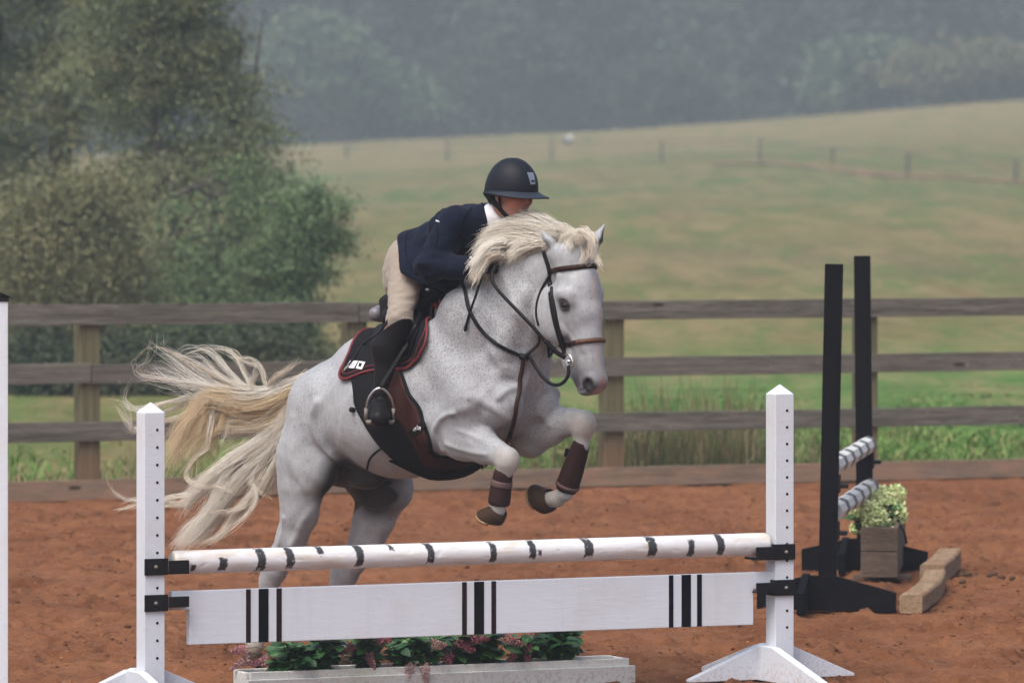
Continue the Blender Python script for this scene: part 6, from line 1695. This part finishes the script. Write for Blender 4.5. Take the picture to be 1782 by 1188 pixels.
# riding crop tucked by the knee
crop = empty('riding_crop', HO, 0, 'thin black whip hanging across the rear of the saddle pad', 'whip')
b = MB(); P = pxs([(676, 556, .34), (662, 576, .34), (640, 603), (622, 630), (606, 650)], .026)
b.tube([p-HO for p in P], [.006*(1-.35*i/(len(P)-1)) for i in range(len(P))], 7); b.build('shaft', M['leather_black'], crop)
b = MB(); b.tube([P[-4]-HO, P[-2]-HO, P[-1]-HO], [.004, .007, .005], 7, flat=1.4); b.build('tip', M['rubber_grey'], crop)
b = MB(); p = ray(744, 505)[0]; q0 = (p if p is not None else Vector(h2w(hp(744, 505, .2))))+Vector((-.05, -.09, 0)) 
# ================================================================ bridle
LB_, LK = M['leather_brown'], M['leather_black']
bridle = empty('bridle', HO, 0, 'dark brown leather bridle with a metal bit on the grey horse', 'bridle')
def head_strap(name, pts, w_, th, mat, parent=None, off=.003, mirror=True):
    P = []; Nn = []
    for e in pts:
        p, nn = ray(e[0], e[1])
        if p is None: p, nn = ray(e[0]-3, e[1])
        if p is None: p = Vector(h2w(hp(e[0], e[1], .06))); nn = ND
        if nn.dot(CAMP-p) < 0: nn = -nn
        P.append(p+nn*off); Nn.append(nn)
    C = catmull(P, 6); CN = catmull(Nn, 6)
    o = strap_w(C, w_, th, name, mat, parent or bridle, CN)
    if mirror:
        C2 = []; N2 = []
        for p, nn in zip(C, CN):
            s, n_, z = w2h(p); C2.append(h2w((s, -n_, z))); d = (nn.dot(SD), -nn.dot(ND), nn.z); N2.append(SD*d[0]+ND*d[1]+Vector((0, 0, d[2])))
        strap_w(C2, w_, th, name, mat, parent or bridle, N2)
    return o, C
def loop_h(name, spec, w_, th, mat, off=.003, n=40, parent=None, full=True, a0=0, a1=2*math.pi):
    'strap round the head in a tilted plane: centre (s,z), direction of the plane axis, cast from outside'
    (cs, cz), tilt = spec; C = []; Nn = []
    e1 = Vector((math.cos(tilt), 0, math.sin(tilt)))
    for i in range(n+1):
        a = a0+(a1-a0)*i/n; d = e1*math.cos(a)+Vector((0, 1, 0))*math.sin(a); o_ = Vector((cs, 0, cz))
        h_ = HBl.ray_cast(o_+d*.5, -d, .5)
        if h_[0] is None: continue
        nn = h_[1] if h_[1].dot(d) > 0 else -h_[1]
        if (h_[0]-o_).length > .23: continue
        C.append(h2w(h_[0]+nn*off)); Nn.append(SD*nn.x+ND*nn.y+Vector((0, 0, nn.z)))
    return strap_w(C, w_, th, name, mat, parent or bridle, Nn)
head_strap('cheekpiece', [(957, 470), (957, 492), (959, 520), (964, 550), (971, 578), (978, 600), (984, 618)], .022, .005, LK)
head_strap('cheekpiece', [(961, 500), (963, 522), (968, 552), (976, 582), (983, 606)], .016, .008, LK)
cordw_ready = True
loop_h('browband', ((hp(985, 470)[0], hp(985, 470)[2]), .12), .024, .008, LB_, .003, 40, a0=-2.0, a1=2.0)
head_strap('headpiece', [(957, 474), (955, 464), (952, 454), (949, 445), (947, 438)], .022, .006, LK)
loop_h('noseband', ((hp(1012, 590)[0], hp(1012, 597)[2]), .15), .022, .006, LB_, .003, 48)
m_tan = simple_mat('tan_rope', (.10, .040, .020), .6, 0, .5, 90, .6)
loop_h('nose_wrap', ((hp(1012, 590)[0], hp(1012, 597)[2]), .15), .020, .0095, m_tan, .003, 30, a0=-1.0, a1=1.0)
head_strap('throat_latch', [(957, 478), (950, 490), (941, 508), (935, 528), (934, 548), (938, 566)], .012, .004, LK)
# bit
for sg in (1, -1):
    0 and strap_w(catmull([Vector(h2w((hp(951, 460, .06)[0], .085*sg, hp(951, 460, .06)[2]))), Vector(h2w((hp(955, 440, .04)[0], .062*sg, hp(955, 440)[2]))), Vector(h2w((hp(960, 422, 0)[0], 0, hp(960, 420)[2])))], 6), .022, .005, 'crownpiece', LK, bridle, Vector((0, 0, 1)))
    pass
for sg in (1, -1):
    b = MB(); c0 = Vector((hp(988, 628, .06)[0], .062*sg, hp(988, 628, .06)[2]))
    def q3(a, u_): return h2w(c0+Vector((a, 0, u_)))-HO
    P = [q3(-.014, .030), q3(.012, .028), q3(.030, .008), q3(.034, -.012), q3(.022, -.036), q3(.006, -.034), q3(-.006, 0), q3(-.014, .030)]
    b.tube(catmull(P, 5), .0045, 8); o = b.build('bit_ring', M['steel'], bridle)
    b = MB(); b.tube([h2w(c0)-HO, h2w((c0.x+.012, .01*sg, c0.z-.002))-HO], .005, 8); b.build('mouthpiece', M['steel'], o)
# reins: from the bit to the hands, slack loop below
gh = limbs_pts(1)[2]
def cordw(name, P, r, mat, parent, n=8, mirror=True, rl=None):
    for sg in ((1, -1) if mirror else (1,)):
        Q = [Vector(h2w((w2h(p)[0], w2h(p)[1]*sg, w2h(p)[2]))) for p in P]; C = catmull(Q, n)
        strap_w(C, r*2.1, r*.8, name, mat, parent, [ND*sg]*len(C))
rein = pxs([(984, 622, .085), (968, 612, .11), (948, 592, .14), (925, 566, .17), (900, 540, .19), (876, 515, .20), (860, 495, .20), (856, 478, .19), (862, 464, .17)], .0, n=1)
cordw('rein', rein, .0078, LK, bridle)
cordw('rein_stop', rein[0:3], .0105, LK, bridle)
loopr = pxs([(990, 636, .08), (988, 655, .085), (976, 668, .09), (960, 668, .10), (944, 655, .10), (932, 638, .09), (922, 622, .07), (914, 618, .04)], 0, n=1)
cordw('lower_rein', loopr, .0078, LK, bridle, mirror=False)
# running neck strap with breast strap
mart = empty('martingale', HO, 0, 'dark leather neck strap with a breast strap running down between the forelegs', 'martingale')
nk = pxs([(806, 492), (811, 510), (817, 535), (828, 560), (845, 582), (868, 600), (892, 613), (911, 620)], .010, n=1)
knot = nk[-1]
cordw('neck_strap', nk, .0085, LK, mart)
w_ = w2h(nk[0]); cordw('neck_strap', [nk[0], Vector(h2w((w_[0]+.02, w_[1]*.6, w_[2]+.07))), Vector(h2w((w_[0]+.03, 0, w_[2]+.10)))], .0085, LK, mart)
w_ = w2h(knot)
cordw('fork_strap', [knot]+pxs([(924, 612), (934, 598), (937, 580)], .012, n=1)[1:], .0065, LK, mart)
0 and cordw('chest_loop', [knot, Vector(h2w((w_[0]+.06, w_[1]*.5, w_[2]-.0))), Vector(h2w((w_[0]+.075, 0, w_[2]-.0)))], .0075, LK, mart)
bs = pxs([(911, 622), (908, 634), (906, 645), (904, 658), (902, 672), (900, 684), (898, 696), (896, 708), (894, 720), (892, 734), (888, 748), (884, 758), (878, 768)], .014, n=1)
strap_w(catmull(bs, 6), .020, .006, 'breast_strap', LB_, mart, [(CAMP-p).normalized() for p in catmull(bs, 6)])
b = MB(); b.tube([knot+Vector((-.02, -.004, .004))-HO, knot+Vector((.022, -.004, -.004))-HO], [.015, .015], 10); b.build('rubber_ring', LK, mart)
# loose strap end hanging from the hands over the neck
ns_ = pxs([(842, 474, .21), (835, 492, .215), (826, 520, .22), (816, 548, .22), (809, 576, .22)], 0, n=1)
cr2 = empty('crop_handle', HO, 0, 'short black stick hanging from the rider hand across the horse neck', 'whip')
b = MB(); C = catmull(ns_, 6); b.tube([p-HO for p in C], [.0058]*(len(C)-3)+[.007, .008, .006], 8); b.build('shaft', LK, cr2)
# ================================================================ foreleg boots
m_boot = simple_mat('dark_brown_neoprene', (.030, .014, .013), .7, 0, .3, 120, .4); m_band = simple_mat('brown_elastic', (.085, .045, .040), .7, 0, .2, 120, .4)
def leg_boot(p0, p1, p2, n, rs, band, label):
    root = empty('leg_boot', HO, 0, label, 'horse boot', 'protective boots on the forelegs')
    A, B_, C_ = [Vector(h2w(hp(x, y, n)))-HO for x, y in (p0, p1, p2)]
    ax = (C_-A).normalized(); P = catmull([A, B_, C_], 8); nP = len(P)
    rad = [np.interp(i/(nP-1), [0, .05, .35, .7, .95, 1], [rs[0]*.9, rs[0], rs[1], rs[2], rs[2]*1.02, rs[2]*.9]) for i in range(nP)]
    b = MB(); b.tube(P, rad, 24, up=SD); b.build('shell', m_boot, root)
    for (t0, t1) in band:
        i0, i1 = int(t0*(nP-1)), max(int(t0*(nP-1))+1, int(t1*(nP-1)))
        b = MB(); b.tube(P[i0:i1+1], [r_+.0035 for r_ in rad[i0:i1+1]], 24, up=SD); b.build('strap', m_band if (t0, t1) == band[0] else LB_, root)
    return root
leg_boot((877, 818), (872, 846), (868, 878), NF, (.044, .045, .050), [(.34, .52)], 'dark brown leg boot with a lighter strap on the near foreleg')
lb = leg_boot((1013, 768), (1000, 808), (985, 852), FF, (.040, .046, .052), [(.88, .96)], 'plain dark brown leg boot on the outstretched far foreleg')
b = MB(); p = Vector(h2w(hp(990, 788, FF)))-HO; Mb = Matrix.Translation(p) @ Matrix.Rotation(R(-40), 4, 'Z') @ Matrix.Rotation(R(15), 4, 'Y'); b.box(-.018, .014, -.012, .012, -.02, .02, Mb); b.build('buckle', LK, lb, .003)
# ================================================================ mist
b = MB(); b.box(-120, 120, -8, 560, -1.5, 34)
hm = bpy.data.materials.new('haze'); hm.use_nodes = True; hn = hm.node_tree; hn.nodes.clear()
pv = hn.nodes.new('ShaderNodeVolumePrincipled'); pv.inputs['Density'].default_value = .00145; pv.inputs['Color'].default_value = (.50, .59, .67, 1); pv.inputs['Anisotropy'].default_value = .1
ho = hn.nodes.new('ShaderNodeOutputMaterial'); hn.links.new(pv.outputs[0], ho.inputs['Volume'])
o = b.build('haze', hm); tag(o, 'thin grey mist over the whole pasture', 'haze', kind='stuff')
